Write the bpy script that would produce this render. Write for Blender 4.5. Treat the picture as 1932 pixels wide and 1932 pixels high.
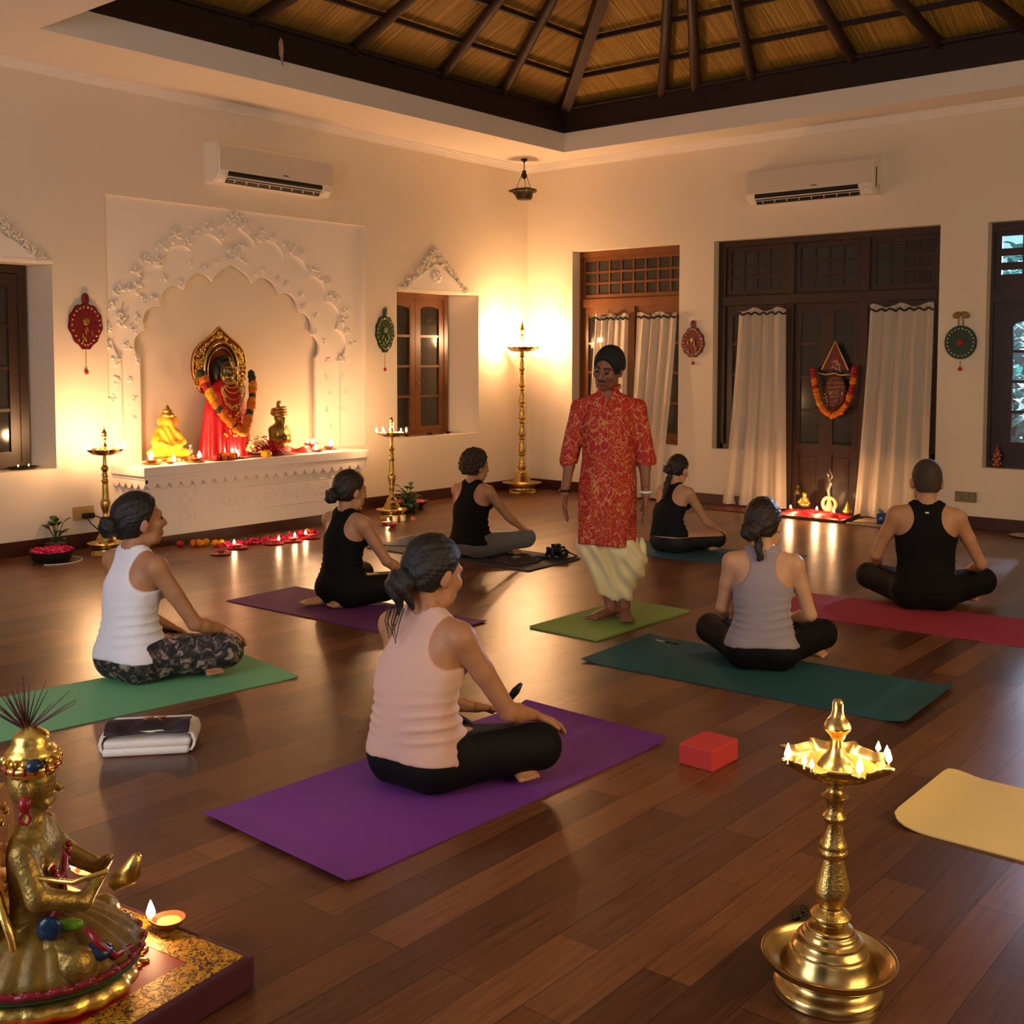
import bpy, bmesh, math, random
import numpy as np
from mathutils import Vector, Matrix, Euler
for o in list(bpy.data.objects): bpy.data.objects.remove(o)
SC = bpy.context.scene; COL = SC.collection
R = math.radians; PI = math.pi
random.seed(7)
# ------------------------------------------------------------------ camera
cam = bpy.data.cameras.new('camera'); CAM = bpy.data.objects.new('camera', cam); COL.objects.link(CAM)
cam.sensor_width = 36; cam.sensor_fit = 'HORIZONTAL'
cam.lens = 2123.5 / 1932 * 36
cam.shift_x = 0.0; cam.shift_y = -(966 - 809.89) / 1932
_yaw, _pit, _rol = R(50.28), R(3.504), R(-0.057)
_f0 = Vector((math.sin(_yaw), math.cos(_yaw), 0)); _r = Vector((math.cos(_yaw), -math.sin(_yaw), 0)); _u = Vector((0, 0, 1))
_f = _f0 * math.cos(_pit) - _u * math.sin(_pit); _d = -(_u * math.cos(_pit) + _f0 * math.sin(_pit))
_r2 = _r * math.cos(_rol) + _d * math.sin(_rol); _d2 = -_r * math.sin(_rol) + _d * math.cos(_rol)
m = Matrix.Identity(4)
for i in range(3): m[i][0] = _r2[i]; m[i][1] = -_d2[i]; m[i][2] = -_f[i]
m[0][3], m[1][3], m[2][3] = -11.016, -8.904, 1.6
CAM.matrix_world = m; cam.clip_start = 0.05; cam.clip_end = 100
SC.camera = CAM
# ------------------------------------------------------------------ world, exposure, large lights
W = bpy.data.worlds.new('night'); SC.world = W; W.use_nodes = True
W.node_tree.nodes['Background'].inputs[0].default_value = (0.012, 0.016, 0.022, 1)
W.node_tree.nodes['Background'].inputs[1].default_value = 0.6
SC.view_settings.view_transform = 'Standard'; SC.view_settings.look = 'None'
SC.view_settings.gamma = 1; SC.view_settings.use_curve_mapping = False
SC.view_settings.exposure = 0.86
def lin(h):
    h = h.lstrip('#'); c = [int(h[i:i + 2], 16) / 255 for i in (0, 2, 4)]
    return tuple(x / 12.92 if x <= .04045 else ((x + .055) / 1.055) ** 2.4 for x in c)
def area_light(name, loc, target, sx, sy, power, col, spread=180):
    l = bpy.data.lights.new(name, 'AREA'); l.shape = 'RECTANGLE'; l.size = sx; l.size_y = sy
    l.energy = power; l.color = col; l.spread = R(spread)
    o = bpy.data.objects.new(name, l); COL.objects.link(o); o.location = loc
    o.rotation_euler = (Vector(target) - Vector(loc)).to_track_quat('-Z', 'Y').to_euler(); return o
# added fill lights out of view behind the camera, one cool, one warm
area_light('cool_fill', (-12.35, -5.4, 1.8), (-6, -3.4, 0.8), 2.6, 2.4, 60, (0.82, 0.85, 1.0))
area_light('warm_fill', (-7.2, -11.3, 2.3), (-2.5, -2, 2.6), 3.4, 2.2, 76, (1.0, 0.73, 0.40))
def point(name, loc, power, col=(1.0, .55, .26), r=.02, parent=None):
    l = bpy.data.lights.new(name, 'POINT'); l.energy = power; l.color = col; l.shadow_soft_size = r
    o = bpy.data.objects.new(name, l); COL.objects.link(o); o.location = loc
    if parent: o.parent = parent
    return o
# ------------------------------------------------------------------ material helpers
def nt_new(name):
    m = bpy.data.materials.new(name); m.use_nodes = True; nt = m.node_tree
    return m, nt, nt.nodes['Principled BSDF']
def N(nt, t, **k):
    n = nt.nodes.new(t)
    for a, v in k.items():
        if a.startswith('i_'):
            key = a[2:]
            n.inputs[int(key) if key.isdigit() else key.replace('_', ' ')].default_value = v
        else: setattr(n, a, v)
    return n
def ramp(nt, stops, interp='LINEAR'):
    n = nt.nodes.new('ShaderNodeValToRGB'); n.color_ramp.interpolation = interp
    while len(n.color_ramp.elements) < len(stops): n.color_ramp.elements.new(0.5)
    for e, (p, c) in zip(n.color_ramp.elements, stops): e.position = p; e.color = (*c, 1)
    return n
def M(name, c, rough=.6, metal=0., spec=.5, var=None, bump=None, c2=None, sheen=0, trans=0, sub=0, wave=None):
    """c hex; var=(scale, mix) blends to c2 by noise; bump=(scale, strength, dist)"""
    m, nt, b = nt_new(name); L = nt.links.new
    col = lin(c) if isinstance(c, str) else c
    b.inputs['Base Color'].default_value = (*col, 1); b.inputs['Roughness'].default_value = rough
    b.inputs['Metallic'].default_value = metal; b.inputs['Specular IOR Level'].default_value = spec
    if sheen: b.inputs['Sheen Weight'].default_value = sheen
    if trans: b.inputs['Transmission Weight'].default_value = trans
    if sub: b.inputs['Subsurface Weight'].default_value = sub; b.inputs['Subsurface Radius'].default_value = (.012, .006, .004); b.inputs['Subsurface Scale'].default_value = 1.0
    tc = N(nt, 'ShaderNodeTexCoord')
    if var:
        c2 = lin(c2) if isinstance(c2, str) else (c2 or tuple(x * .6 for x in col))
        n = N(nt, 'ShaderNodeTexNoise', i_Scale=var[0], i_Detail=5.0); L(tc.outputs['Object'], n.inputs['Vector'])
        r = ramp(nt, [(.5 - var[1] / 2, col), (.5 + var[1] / 2, c2)]); L(n.outputs['Fac'], r.inputs[0]); L(r.outputs[0], b.inputs['Base Color'])
    if bump:
        n = N(nt, 'ShaderNodeTexNoise', i_Scale=bump[0], i_Detail=3.0); L(tc.outputs['Object'], n.inputs['Vector'])
        bp = N(nt, 'ShaderNodeBump', i_Strength=bump[1], i_Distance=bump[2]); L(n.outputs['Fac'], bp.inputs['Height']); L(bp.outputs[0], b.inputs['Normal'])
    return m
def emis(name, c, s):
    m, nt, b = nt_new(name); col = lin(c) if isinstance(c, str) else c
    b.inputs['Base Color'].default_value = (*col, 1); b.inputs['Emission Color'].default_value = (*col, 1); b.inputs['Emission Strength'].default_value = s
    return m
MT = {}
# ------------------------------------------------------------------ mesh helpers
def link(name, me, mat=None, parent=None, smooth=False, loc=None):
    o = bpy.data.objects.new(name, me); COL.objects.link(o)
    if mat: me.materials.append(mat)
    if smooth:
        me.polygons.foreach_set('use_smooth', [True] * len(me.polygons))
    if parent: o.parent = parent
    if loc is not None: o.location = loc
    return o
def obj(name, bm, mat=None, parent=None, smooth=False, loc=None, auto=None):
    if auto is not None:
        smooth = True
        for e in bm.edges:
            if len(e.link_faces) == 2 and e.calc_face_angle(0) > R(auto): e.smooth = False
    me = bpy.data.meshes.new(name); bm.to_mesh(me); bm.free()
    return link(name, me, mat, parent, smooth, loc)
def pyobj(name, V, F, mat=None, parent=None, smooth=False, loc=None):
    me = bpy.data.meshes.new(name); me.from_pydata([tuple(v) for v in V], [], F); me.update()
    return link(name, me, mat, parent, smooth, loc)
def tag(o, label, cat, group=None, kind=None):
    o['label'] = label; o['category'] = cat
    if group: o['group'] = group
    if kind: o['kind'] = kind
    return o
def struct(o, label=None):
    o['kind'] = 'structure'
    if label: o['label'] = label
    return o
def thing(name, label, cat, loc=(0, 0, 0), rz=0, group=None, rot=None):
    o = bpy.data.objects.new(name, None); COL.objects.link(o); o.location = loc; o.empty_display_size = .05
    o.rotation_euler = rot if rot else (0, 0, rz)
    return tag(o, label, cat, group)
def dup(root, loc, rz, label, group=None, scale=None):
    r = root.copy(); COL.objects.link(r); r.location = loc; r.rotation_euler = (0, 0, rz); r['label'] = label
    if group: r['group'] = group
    if scale: r.scale = (scale,) * 3
    for ch in list(root.children):
        c = ch.copy(); COL.objects.link(c); c.parent = r
        for g in ch.children:
            d = g.copy(); COL.objects.link(d); d.parent = c
    return r
def BM(): return bmesh.new()
def box(bm, x0, x1, y0, y1, z0, z1, bev=0, seg=2, M4=None):
    r = bmesh.ops.create_cube(bm, size=1); v = r['verts']
    mat = Matrix.Translation(((x0 + x1) / 2, (y0 + y1) / 2, (z0 + z1) / 2)) @ Matrix.Diagonal((abs(x1 - x0), abs(y1 - y0), abs(z1 - z0), 1))
    bmesh.ops.transform(bm, matrix=mat, verts=v)
    if bev:
        es = list({e for w in v for e in w.link_edges})
        rr = bmesh.ops.bevel(bm, geom=es, offset=bev, segments=seg, affect='EDGES', profile=.6)
        v = list({w for f in rr['faces'] for w in f.verts} | {w for w in v if w.is_valid})
    if M4 is not None: bmesh.ops.transform(bm, matrix=M4, verts=[w for w in v if w.is_valid])
    return v
def tube(bm, pts, rad, seg=8, closed=False, cap=True):
    pts = [Vector(p) for p in pts]; n = len(pts); rings = []
    up = Vector((0, 0, 1)); prev = None
    for i, p in enumerate(pts):
        a = pts[(i - 1) % n] if (closed or i > 0) else p; b = pts[(i + 1) % n] if (closed or i < n - 1) else p
        t = (b - a); t = t.normalized() if t.length > 1e-9 else Vector((0, 0, 1))
        if prev is None:
            s = t.cross(up)
            if s.length < 1e-3: s = t.cross(Vector((0, 1, 0)))
        else: s = prev - t * prev.dot(t)
        s.normalize(); prev = s; q = s.cross(t)
        r = rad[i] if hasattr(rad, '__len__') else rad
        rings.append([bm.verts.new(p + (s * math.cos(2 * PI * k / seg) + q * math.sin(2 * PI * k / seg)) * r) for k in range(seg)])
    for i in range(n if closed else n - 1):
        A = rings[i]; B = rings[(i + 1) % n]
        for k in range(seg): bm.faces.new((A[k], A[(k + 1) % seg], B[(k + 1) % seg], B[k]))
    if cap and not closed: bm.faces.new(rings[0][::-1]); bm.faces.new(rings[-1])
def lathe(bm, prof, seg=40, loc=(0, 0, 0), sx=1, sy=1, wob=None):
    rings = []
    for r, z in prof:
        if r < 1e-5: rings.append([bm.verts.new((loc[0], loc[1], z + loc[2]))]); continue
        ring = []
        for k in range(seg):
            a = 2 * PI * k / seg; rr = r * (wob(a, r, z) if wob else 1)
            ring.append(bm.verts.new((loc[0] + rr * math.cos(a) * sx, loc[1] + rr * math.sin(a) * sy, z + loc[2])))
        rings.append(ring)
    for A, B in zip(rings[:-1], rings[1:]):
        if len(A) == 1 and len(B) == 1: continue
        for k in range(seg):
            k2 = (k + 1) % seg
            if len(A) == 1: bm.faces.new((A[0], B[k2], B[k]))
            elif len(B) == 1: bm.faces.new((A[k], A[k2], B[0]))
            else: bm.faces.new((A[k], A[k2], B[k2], B[k]))
    bmesh.ops.recalc_face_normals(bm, faces=bm.faces)
def ball(bm, c, r, u=12, v=8, M4=None):
    sc = r if hasattr(r, '__len__') else (r, r, r)
    mm = Matrix.Translation(c) @ (M4 if M4 is not None else Matrix.Identity(4)) @ Matrix.Diagonal((*sc, 1))
    nv = bm.verts.new; nf = bm.faces.new
    top = nv(mm @ Vector((0, 0, 1))); bot = nv(mm @ Vector((0, 0, -1))); rings = []
    for i in range(1, v):
        p = PI * i / v; s, z = math.sin(p), math.cos(p)
        rings.append([nv(mm @ Vector((s * math.cos(2 * PI * k / u), s * math.sin(2 * PI * k / u), z))) for k in range(u)])
    for k in range(u):
        k2 = (k + 1) % u
        nf((top, rings[0][k], rings[0][k2])); nf((bot, rings[-1][k2], rings[-1][k]))
        for A, B in zip(rings[:-1], rings[1:]): nf((A[k], B[k], B[k2], A[k2]))
def smoothprof(p, n=4):
    """catmull-rom through profile points"""
    p = [Vector(q) for q in p]; out = []
    for i in range(len(p) - 1):
        a = p[max(i - 1, 0)]; b = p[i]; c = p[i + 1]; d = p[min(i + 2, len(p) - 1)]
        for k in range(n):
            t = k / n
            out.append(.5 * ((2 * b) + (c - a) * t + (2 * a - 5 * b + 4 * c - d) * t * t + (3 * b - 3 * c + d - a) * t ** 3))
    out.append(p[-1]); return [tuple(q) for q in out]
def prism(bm, loop, y0, y1, axis='y'):
    """extrude 2-d polygon loop (u,v): axis y -> points (u, y, v); axis x -> (x, u, v); axis z -> (u, v, z)"""
    def P(u, v, w): return (u, w, v) if axis == 'y' else ((w, u, v) if axis == 'x' else (u, v, w))
    A = [bm.verts.new(P(u, v, y0)) for u, v in loop]; B = [bm.verts.new(P(u, v, y1)) for u, v in loop]
    n = len(loop); fs = [bm.faces.new(A), bm.faces.new(B[::-1])]
    for i in range(n): fs.append(bm.faces.new((A[i], B[i], B[(i + 1) % n], A[(i + 1) % n])))
    bmesh.ops.recalc_face_normals(bm, faces=fs)
def holed(bm, outer, holes, y0, y1, axis='y'):
    """plate with holes, extruded between y0 and y1"""
    def P(u, v, w): return (u, w, v) if axis == 'y' else ((w, u, v) if axis == 'x' else (u, v, w))
    b2 = bmesh.new(); es = []
    for lp in [outer] + holes:
        vs = [b2.verts.new((u, v, 0)) for u, v in lp]
        es += [b2.edges.new((vs[i], vs[(i + 1) % len(vs)])) for i in range(len(vs))]
    bmesh.ops.triangle_fill(b2, edges=es, use_beauty=True)
    b2.verts.index_update(); vs = [v.co.copy() for v in b2.verts]; fs = [[v.index for v in f.verts] for f in b2.faces]
    be = [(e.verts[0].index, e.verts[1].index) for e in b2.edges if len(e.link_faces) == 1]; b2.free()
    A = [bm.verts.new(P(v.x, v.y, y0)) for v in vs]; B = [bm.verts.new(P(v.x, v.y, y1)) for v in vs]; nf = []
    for f in fs: nf.append(bm.faces.new([A[i] for i in f])); nf.append(bm.faces.new([B[i] for i in f][::-1]))
    for a, b in be: nf.append(bm.faces.new((A[a], A[b], B[b], B[a])))
    bmesh.ops.recalc_face_normals(bm, faces=nf)
# ================================================================== materials
MT['wall'] = M('white_plaster', '#e5d8c4', .75, spec=.25, var=(1.1, .9), c2='#dccdb6', bump=(60, .12, .004))
MT['ceil'] = M('ceiling_plaster', '#e9e0d4', .8, spec=.2)
MT['stucco'] = M('stucco_white', '#ece2d4', .7, spec=.3, bump=(40, .15, .004))
MT['wood_dark'] = M('dark_stained_wood', '#3a2015', .45, var=(9, .8), c2='#25130c', bump=(30, .15, .002))
MT['wood_door'] = M('teak_wood', '#3c2213', .4, var=(6, .7), c2='#2a160c', bump=(25, .12, .002))
MT['wood_win'] = M('polished_teak', '#7a4a22', .33, var=(6, .7), c2='#5e3516', bump=(25, .12, .002))
MT['beam'] = M('roof_timber', '#2d180f', .6, var=(8, .8), c2='#1d0f09')
MT['rafter'] = M('rafter_pole', '#3a2113', .6, var=(10, .8), c2='#28150c', bump=(14, .4, .01))
MT['base'] = M('baseboard_wood', '#4a2416', .35, var=(5, .8), c2='#361a10')
def floor_mat():
    m, nt, b = nt_new('wood_plank_floor'); L = nt.links.new
    tc = N(nt, 'ShaderNodeTexCoord'); mp = N(nt, 'ShaderNodeMapping'); mp.inputs['Location'].default_value = (.3, .055, 0); L(tc.outputs['Object'], mp.inputs['Vector'])
    def brick(c1, c2, mortar, bias=0.):
        k = N(nt, 'ShaderNodeTexBrick', offset=.37, offset_frequency=2, squash=1, squash_frequency=2)
        k.inputs['Color1'].default_value = (*c1, 1); k.inputs['Color2'].default_value = (*c2, 1); k.inputs['Mortar'].default_value = (*mortar, 1)
        k.inputs['Scale'].default_value = 1; k.inputs['Mortar Size'].default_value = .0012; k.inputs['Mortar Smooth'].default_value = .1
        k.inputs['Bias'].default_value = bias; k.inputs['Brick Width'].default_value = .92; k.inputs['Row Height'].default_value = .14
        L(mp.outputs[0], k.inputs['Vector']); return k
    k = brick(lin('#7d5130'), lin('#4d2f1f'), lin('#24120c'))
    g = N(nt, 'ShaderNodeTexNoise', i_Scale=3.0, i_Detail=7.0, i_Roughness=.65)
    mg = N(nt, 'ShaderNodeMapping'); mg.inputs['Scale'].default_value = (1.1, 22, 1); L(tc.outputs['Object'], mg.inputs['Vector']); L(mg.outputs[0], g.inputs['Vector'])
    rg = ramp(nt, [(.3, (.62, .56, .5)), (.7, (1.25, 1.2, 1.15))]); L(g.outputs['Fac'], rg.inputs[0])
    mx = N(nt, 'ShaderNodeMix', data_type='RGBA', blend_type='MULTIPLY'); mx.inputs['Factor'].default_value = 1
    L(k.outputs['Color'], mx.inputs['A']); L(rg.outputs[0], mx.inputs['B']); L(mx.outputs['Result'], b.inputs['Base Color'])
    rr = N(nt, 'ShaderNodeMapRange', i_To_Min=.22, i_To_Max=.38); L(g.outputs['Fac'], rr.inputs['Value']); L(rr.outputs[0], b.inputs['Roughness'])
    w = N(nt, 'ShaderNodeTexNoise', i_Scale=7.0, i_Detail=2.0); L(tc.outputs['Object'], w.inputs['Vector'])
    ad = N(nt, 'ShaderNodeMath', operation='MULTIPLY_ADD', i_1=.6); L(w.outputs['Fac'], ad.inputs[0]); L(g.outputs['Fac'], ad.inputs[2])
    bp = N(nt, 'ShaderNodeBump', i_Strength=.16, i_Distance=.004); L(ad.outputs[0], bp.inputs['Height'])
    bp2 = N(nt, 'ShaderNodeBump', i_Strength=.5, i_Distance=.002, invert=True); L(k.outputs['Fac'], bp2.inputs['Height']); L(bp.outputs[0], bp2.inputs['Normal'])
    L(bp2.outputs[0], b.inputs['Normal']); b.inputs['Specular IOR Level'].default_value = .5
    return m
MT['floor'] = floor_mat()
def thatch_mat():
    m, nt, b = nt_new('reed_thatch'); L = nt.links.new
    uv = N(nt, 'ShaderNodeUVMap'); mp = N(nt, 'ShaderNodeMapping'); mp.inputs['Scale'].default_value = (75, .35, 1); L(uv.outputs[0], mp.inputs['Vector'])
    n = N(nt, 'ShaderNodeTexNoise', i_Scale=1.0, i_Detail=4.0, i_Roughness=.7); L(mp.outputs[0], n.inputs['Vector'])
    r = ramp(nt, [(.28, lin('#45300c')), (.5, lin('#a37a28')), (.72, lin('#dcb055'))]); L(n.outputs['Fac'], r.inputs[0]); L(r.outputs[0], b.inputs['Base Color'])
    bp = N(nt, 'ShaderNodeBump', i_Strength=.9, i_Distance=.02); L(n.outputs['Fac'], bp.inputs['Height']); L(bp.outputs[0], b.inputs['Normal'])
    b.inputs['Roughness'].default_value = .6
    return m
MT['thatch'] = thatch_mat()
def glass_mat():
    m, nt, b = nt_new('dark_pane_glass')
    b.inputs['Base Color'].default_value = (.032, .028, .022, 1); b.inputs['Roughness'].default_value = .09; b.inputs['Specular IOR Level'].default_value = .6
    b.inputs['Alpha'].default_value = .98
    return m
def clear_mat():
    m, nt, b = nt_new('clear_pane_glass')
    b.inputs['Base Color'].default_value = (.8, .85, .85, 1); b.inputs['Roughness'].default_value = .05; b.inputs['Alpha'].default_value = .12
    return m
MT['glass'] = glass_mat(); MT['clear'] = clear_mat()
MT['metal'] = M('dull_steel', '#9a958c', .35, 1)
MT['black'] = M('black_plastic', '#141312', .45)
# ================================================================== room shell
ZC = 4.0
bm = BM(); box(bm, -13, .6, -12, .6, -.1, 0); struct(obj('floor', bm, MT['floor']), 'dark brown wooden plank floor')
# left wall (y = 0), altar wall, openings: window_1 [-7.5,-6.246]x[.695,2.386], recess, window_2
rec = (-5.762, -2.74, .69, 3.02)
bm = BM(); Y1 = .34
def wallx(bm, x0, x1, z0, z1, y0=0, y1=Y1): box(bm, x0, x1, y0, y1, z0, z1)
for a in [(-13, -7.5, 0, ZC + .3), (-7.5, -6.246, 0, .695), (-7.5, -6.246, 2.386, ZC + .3), (-6.246, rec[0], 0, ZC + .3), (rec[0], rec[1], rec[3], ZC + .3),
          (rec[0], rec[1], 0, rec[2]), (rec[1], -2.28, 0, ZC + .3), (-2.28, -.924, 0, .735), (-2.28, -.924, 2.37, ZC + .3), (-.924, .34, 0, ZC + .3)]: wallx(bm, *a)
prism(bm, [(-.924, 0), (-.924, Y1), (-1.175, Y1)], .735, 2.37, 'z'); prism(bm, [(-6.246, 0), (-6.246, Y1), (-6.33, Y1)], .695, 2.386, 'z')
bmesh.ops.remove_doubles(bm, verts=bm.verts, dist=1e-4)
struct(obj('wall_left', bm, MT['wall']), 'white plaster altar wall with niche')
# right wall (x = 0)
ops = [(-2.2, -.70, .63, 2.915), (-5.1, -2.638, 0, 2.908), (-7.2, -5.54, .59, 2.893)]
bm = BM(); X1 = .3
def wally(bm, y0, y1, z0, z1): box(bm, 0, X1, y0, y1, z0, z1)
wally(bm, -12, -7.2, 0, ZC + .3); wally(bm, -5.54, -5.1, 0, ZC + .3); wally(bm, -2.638, -2.2, 0, ZC + .3); wally(bm, -.70, 0, 0, ZC + .3)
for y0, y1, z0, z1 in ops:
    wally(bm, y0, y1, z1, ZC + .3)
    if z0 > 0: wally(bm, y0, y1, 0, z0)
# the door opening narrows to the door leaves below sill height
wally(bm, -3.42, -2.638, 0, .625); wally(bm, -5.1, -4.36, 0, .625)
struct(obj('wall_right', bm, MT['wall']), 'white plaster wall with tall wooden doors')
# walls behind the camera, each with a wide doorway
bm = BM()
box(bm, -13, -12.7, -12, .3, 3.2, ZC + .3); box(bm, -13, -12.7, -12, -9.4, 0, 3.2); box(bm, -13, -12.7, -5.8, .3, 0, 3.2)
struct(obj('wall_back', bm, MT['wall']))
bm = BM()
box(bm, -13, 0, -12, -11.7, 3.2, ZC + .3); box(bm, -13, -9.2, -12, -11.7, 0, 3.2); box(bm, -5.2, 0, -12, -11.7, 0, 3.2)
struct(obj('wall_front', bm, MT['wall']))
# flat ceiling ring with square opening to the thatched roof
OX0, OX1, OY0, OY1 = -6.8, -.5, -7.86, -.94
bm = BM(); ZT = 4.215
box(bm, -13, OX0, -12, .3, ZC, ZT); box(bm, OX1, .3, -12, .3, ZC, ZT); box(bm, OX0, OX1, OY1, .3, ZC, ZT); box(bm, OX0, OX1, -12, OY0, ZC, ZT)
bmesh.ops.remove_doubles(bm, verts=bm.verts, dist=1e-4)
struct(obj('ceiling', bm, MT['ceil']), 'flat white ceiling around the roof opening')
# cornice mouldings
def cornice(name, L0, L1, ax):
    prof = [(0, ZC), (.085, ZC), (.085, ZC - .012), (.062, ZC - .02), (.058, ZC - .034), (.04, ZC - .042), (.036, ZC - .058), (.018, ZC - .066), (.014, ZC - .085), (0, ZC - .09)]
    bm = BM()
    if ax == 'x': prism(bm, [(-d * .62, ZC + (z - ZC) * .9) for d, z in prof], L0, L1, 'x')
    else: prism(bm, [(-d * .62, ZC + (z - ZC) * .9) for d, z in prof], L0, L1, 'y')
    struct(obj(name, bm, MT['ceil']))
cornice('trim_1', -13, 0, 'x'); cornice('trim_2', -12, 0, 'y')
# baseboards
bm = BM(); box(bm, -13, -5.70, -.018, 0, 0, .125, .004); box(bm, -3.35, 0, -.018, 0, 0, .122, .004); struct(obj('baseboard_left', bm, MT['base']), 'dark wooden baseboard')
bm = BM(); box(bm, -.018, 0, -3.42, 0, 0, .12, .004); box(bm, -.018, 0, -12, -4.36, 0, .12, .004); struct(obj('baseboard_right', bm, MT['base']), 'dark wooden baseboard')
# ------------------------------------------------------------------ roof
AP = Vector((-3.65, -4.4, 6.0)); ZB = 4.47
roof = thing('thatched_roof', 'pyramid roof of dark timbers and golden reed thatch above the hall', 'roof')
for i, (x0, x1, y0, y1) in enumerate([(OX0, OX1, OY1, OY1 + .12), (OX1, OX1 + .12, OY0 - .12, OY1 + .12), (OX0, OX1, OY0 - .12, OY0), (OX0 - .12, OX0, OY0 - .12, OY1 + .12)]):
    bm = BM(); box(bm, x0, x1, y0, y1, ZT, ZB, .008)
    if i < 2:
        if i == 0: box(bm, x0, x1, y0 - .012, y0 + .02, ZT, ZT + .03); box(bm, x0, x1, y0 - .05, y1, ZB, ZB + .035, .006)
        else: box(bm, x0 - .012, x0 + .02, y0, y1, ZT, ZT + .03); box(bm, x0 - .05, x1, y0, y1, ZB, ZB + .035, .006)
    obj('ring_beam', bm, MT['beam'], roof)
CR = [Vector((OX0, OY1, ZB)), Vector((OX1, OY1, ZB)), Vector((OX1, OY0, ZB)), Vector((OX0, OY0, ZB))]
for i in range(4):
    a, b = CR[i].copy(), CR[(i + 1) % 4].copy(); n = 24; off = Vector((0, 0, .10)); ap = AP + off
    a = AP + (a - AP) * 1.12; b = AP + (b - AP) * 1.12
    V, F, UV = [], [], []
    for r_ in range(n + 1):
        t = r_ / n
        for c_ in range(n + 1):
            p = (a.lerp(b, c_ / n)).lerp(ap, t) + off * (1 - t)
            V.append(p); UV.append(((c_ / n - .5) * (1 - t) * (b - a).length, t * 3.4))
    for r_ in range(n):
        for c_ in range(n):
            k = r_ * (n + 1) + c_; F.append((k, k + 1, k + n + 2, k + n + 1))
    o = pyobj('thatch_panel', V, F, MT['thatch'], roof, True)
    uvl = o.data.uv_layers.new(name='UVMap')
    for lp in o.data.loops: uvl.data[lp.index].uv = UV[lp.vertex_index]
def bar(bm, a, b, w, h, up=Vector((0, 0, 1))):
    a, b = Vector(a), Vector(b); t = (b - a).normalized(); s = t.cross(up).normalized(); q = s.cross(t)
    vs = [bm.verts.new(p + s * (w / 2 * i) + q * (h / 2 * j)) for p in (a, b) for i, j in ((-1, -1), (1, -1), (1, 1), (-1, 1))]
    for f in ((0, 1, 2, 3), (7, 6, 5, 4), (0, 4, 5, 1), (1, 5, 6, 2), (2, 6, 7, 3), (3, 7, 4, 0)): bm.faces.new([vs[i] for i in f])
    bmesh.ops.recalc_face_normals(bm, faces=bm.faces)
for i, c in enumerate(CR):
    bm = BM(); d = AP - c; bar(bm, c + Vector((0, 0, .03)) - d * .012, AP + Vector((0, 0, .0)), .115, .16)
    obj('hip_rafter', bm, MT['rafter'], roof)
RY = [-1.55, -2.27, -2.68, -3.34, -4.40, -5.21, -5.96, -6.8]     # along the door wall beam
RX = [-6.0, -4.9, -3.75, -2.55, -1.59]                          # along the altar wall beam
for side, vals in ((1, RY[1:]), (0, RX)):
    for k, v in enumerate(vals):
        b0 = Vector((v, OY1, ZB + .02)) if side == 0 else Vector((OX1, v, ZB + .02))
        bm = BM(); d = AP - b0; e = AP - d * .08
        tube(bm, [b0 - d * .02, b0 + d * .3, b0 + d * .6, e], [.056, .052, .048, .044], 10)
        obj('pole_rafter', bm, MT['rafter'], roof, smooth=True)
# battens across the thatch
for side in (0, 1):
    c0, c1 = (CR[0], CR[1]) if side == 0 else (CR[1], CR[2])
    for k, t in enumerate((.125, .27, .42, .57, .72, .87)):
        bm = BM(); up = Vector((0, 0, .045)); bar(bm, c0.lerp(AP, t) + up, c1.lerp(AP, t) + up, .04, .045)
        obj('batten', bm, MT['beam'], roof)
# ------------------------------------------------------------------ altar alcove panels with scalloped arches
def arch_loop(xc, hw, zs, za, zb, lobes, ogee):
    """scalloped pointed arch outline from bottom-left round to bottom-right"""
    pts = []
    aL = math.radians(180); cusps = []
    og = ogee  # half width of centre ogee
    n = lobes; end = math.acos(og / hw)
    hz = (za - .17 - zs) / math.sin(end)
    for i in range(n + 1):
        a = PI - (PI - end if False else 0) - i / n * (PI - (PI - end)) if False else PI - i / n * (PI / 2 - (PI / 2 - end))
        cusps.append((xc + hw * math.cos(a), zs + hz * math.sin(a)))
    left = [(xc - hw, zb)]
    for (x0, z0), (x1, z1) in zip(cusps[:-1], cusps[1:]):
        mx, mz = (x0 + x1) / 2, (z0 + z1) / 2; ln = math.hypot(x1 - x0, z1 - z0); nx, nz = -(z1 - z0) / ln, (x1 - x0) / ln
        for k in range(9):
            t = k / 9; bul = math.sin(PI * t) ** .6 * ln * .34
            left.append((x0 + (x1 - x0) * t + nx * bul, z0 + (z1 - z0) * t + nz * bul))
    x0, z0 = cusps[-1]
    for k in range(9):
        t = k / 8; left.append((x0 + (xc - x0) * t, z0 + (za - z0) * (math.sin(t * PI / 2) ** .62 * .84 + .16 * t ** 4)))
    right = [(2 * xc - x, z) for x, z in left[:-1]][::-1]
    return left + right
XC = -4.36
outer = arch_loop(-4.345, 1.27, 1.62, 2.86, .70, 5, .19); inner = arch_loop(-4.40, 1.01, 1.62, 2.51, .70, 4, .23)
frame = [(rec[0] - .02, rec[2] - .02), (rec[0] - .02, rec[3] + .02), (rec[1] + .02, rec[3] + .02), (rec[1] + .02, rec[2] - .02)]
bm = BM(); holed(bm, frame, [outer], .03, .06)
struct(obj('trim_3', bm, MT['stucco']), 'outer scalloped arch panel of the altar niche')
bm = BM(); holed(bm, frame, [inner], .06, .095); struct(obj('trim_4', bm, MT['stucco']), 'inner scalloped arch panel of the altar niche')
bm = BM(); box(bm, frame[0][0], frame[2][0], .135, .22, frame[0][1], frame[1][1]); struct(obj('trim_5', bm, MT['wall']), 'plain back of the altar niche')
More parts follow.
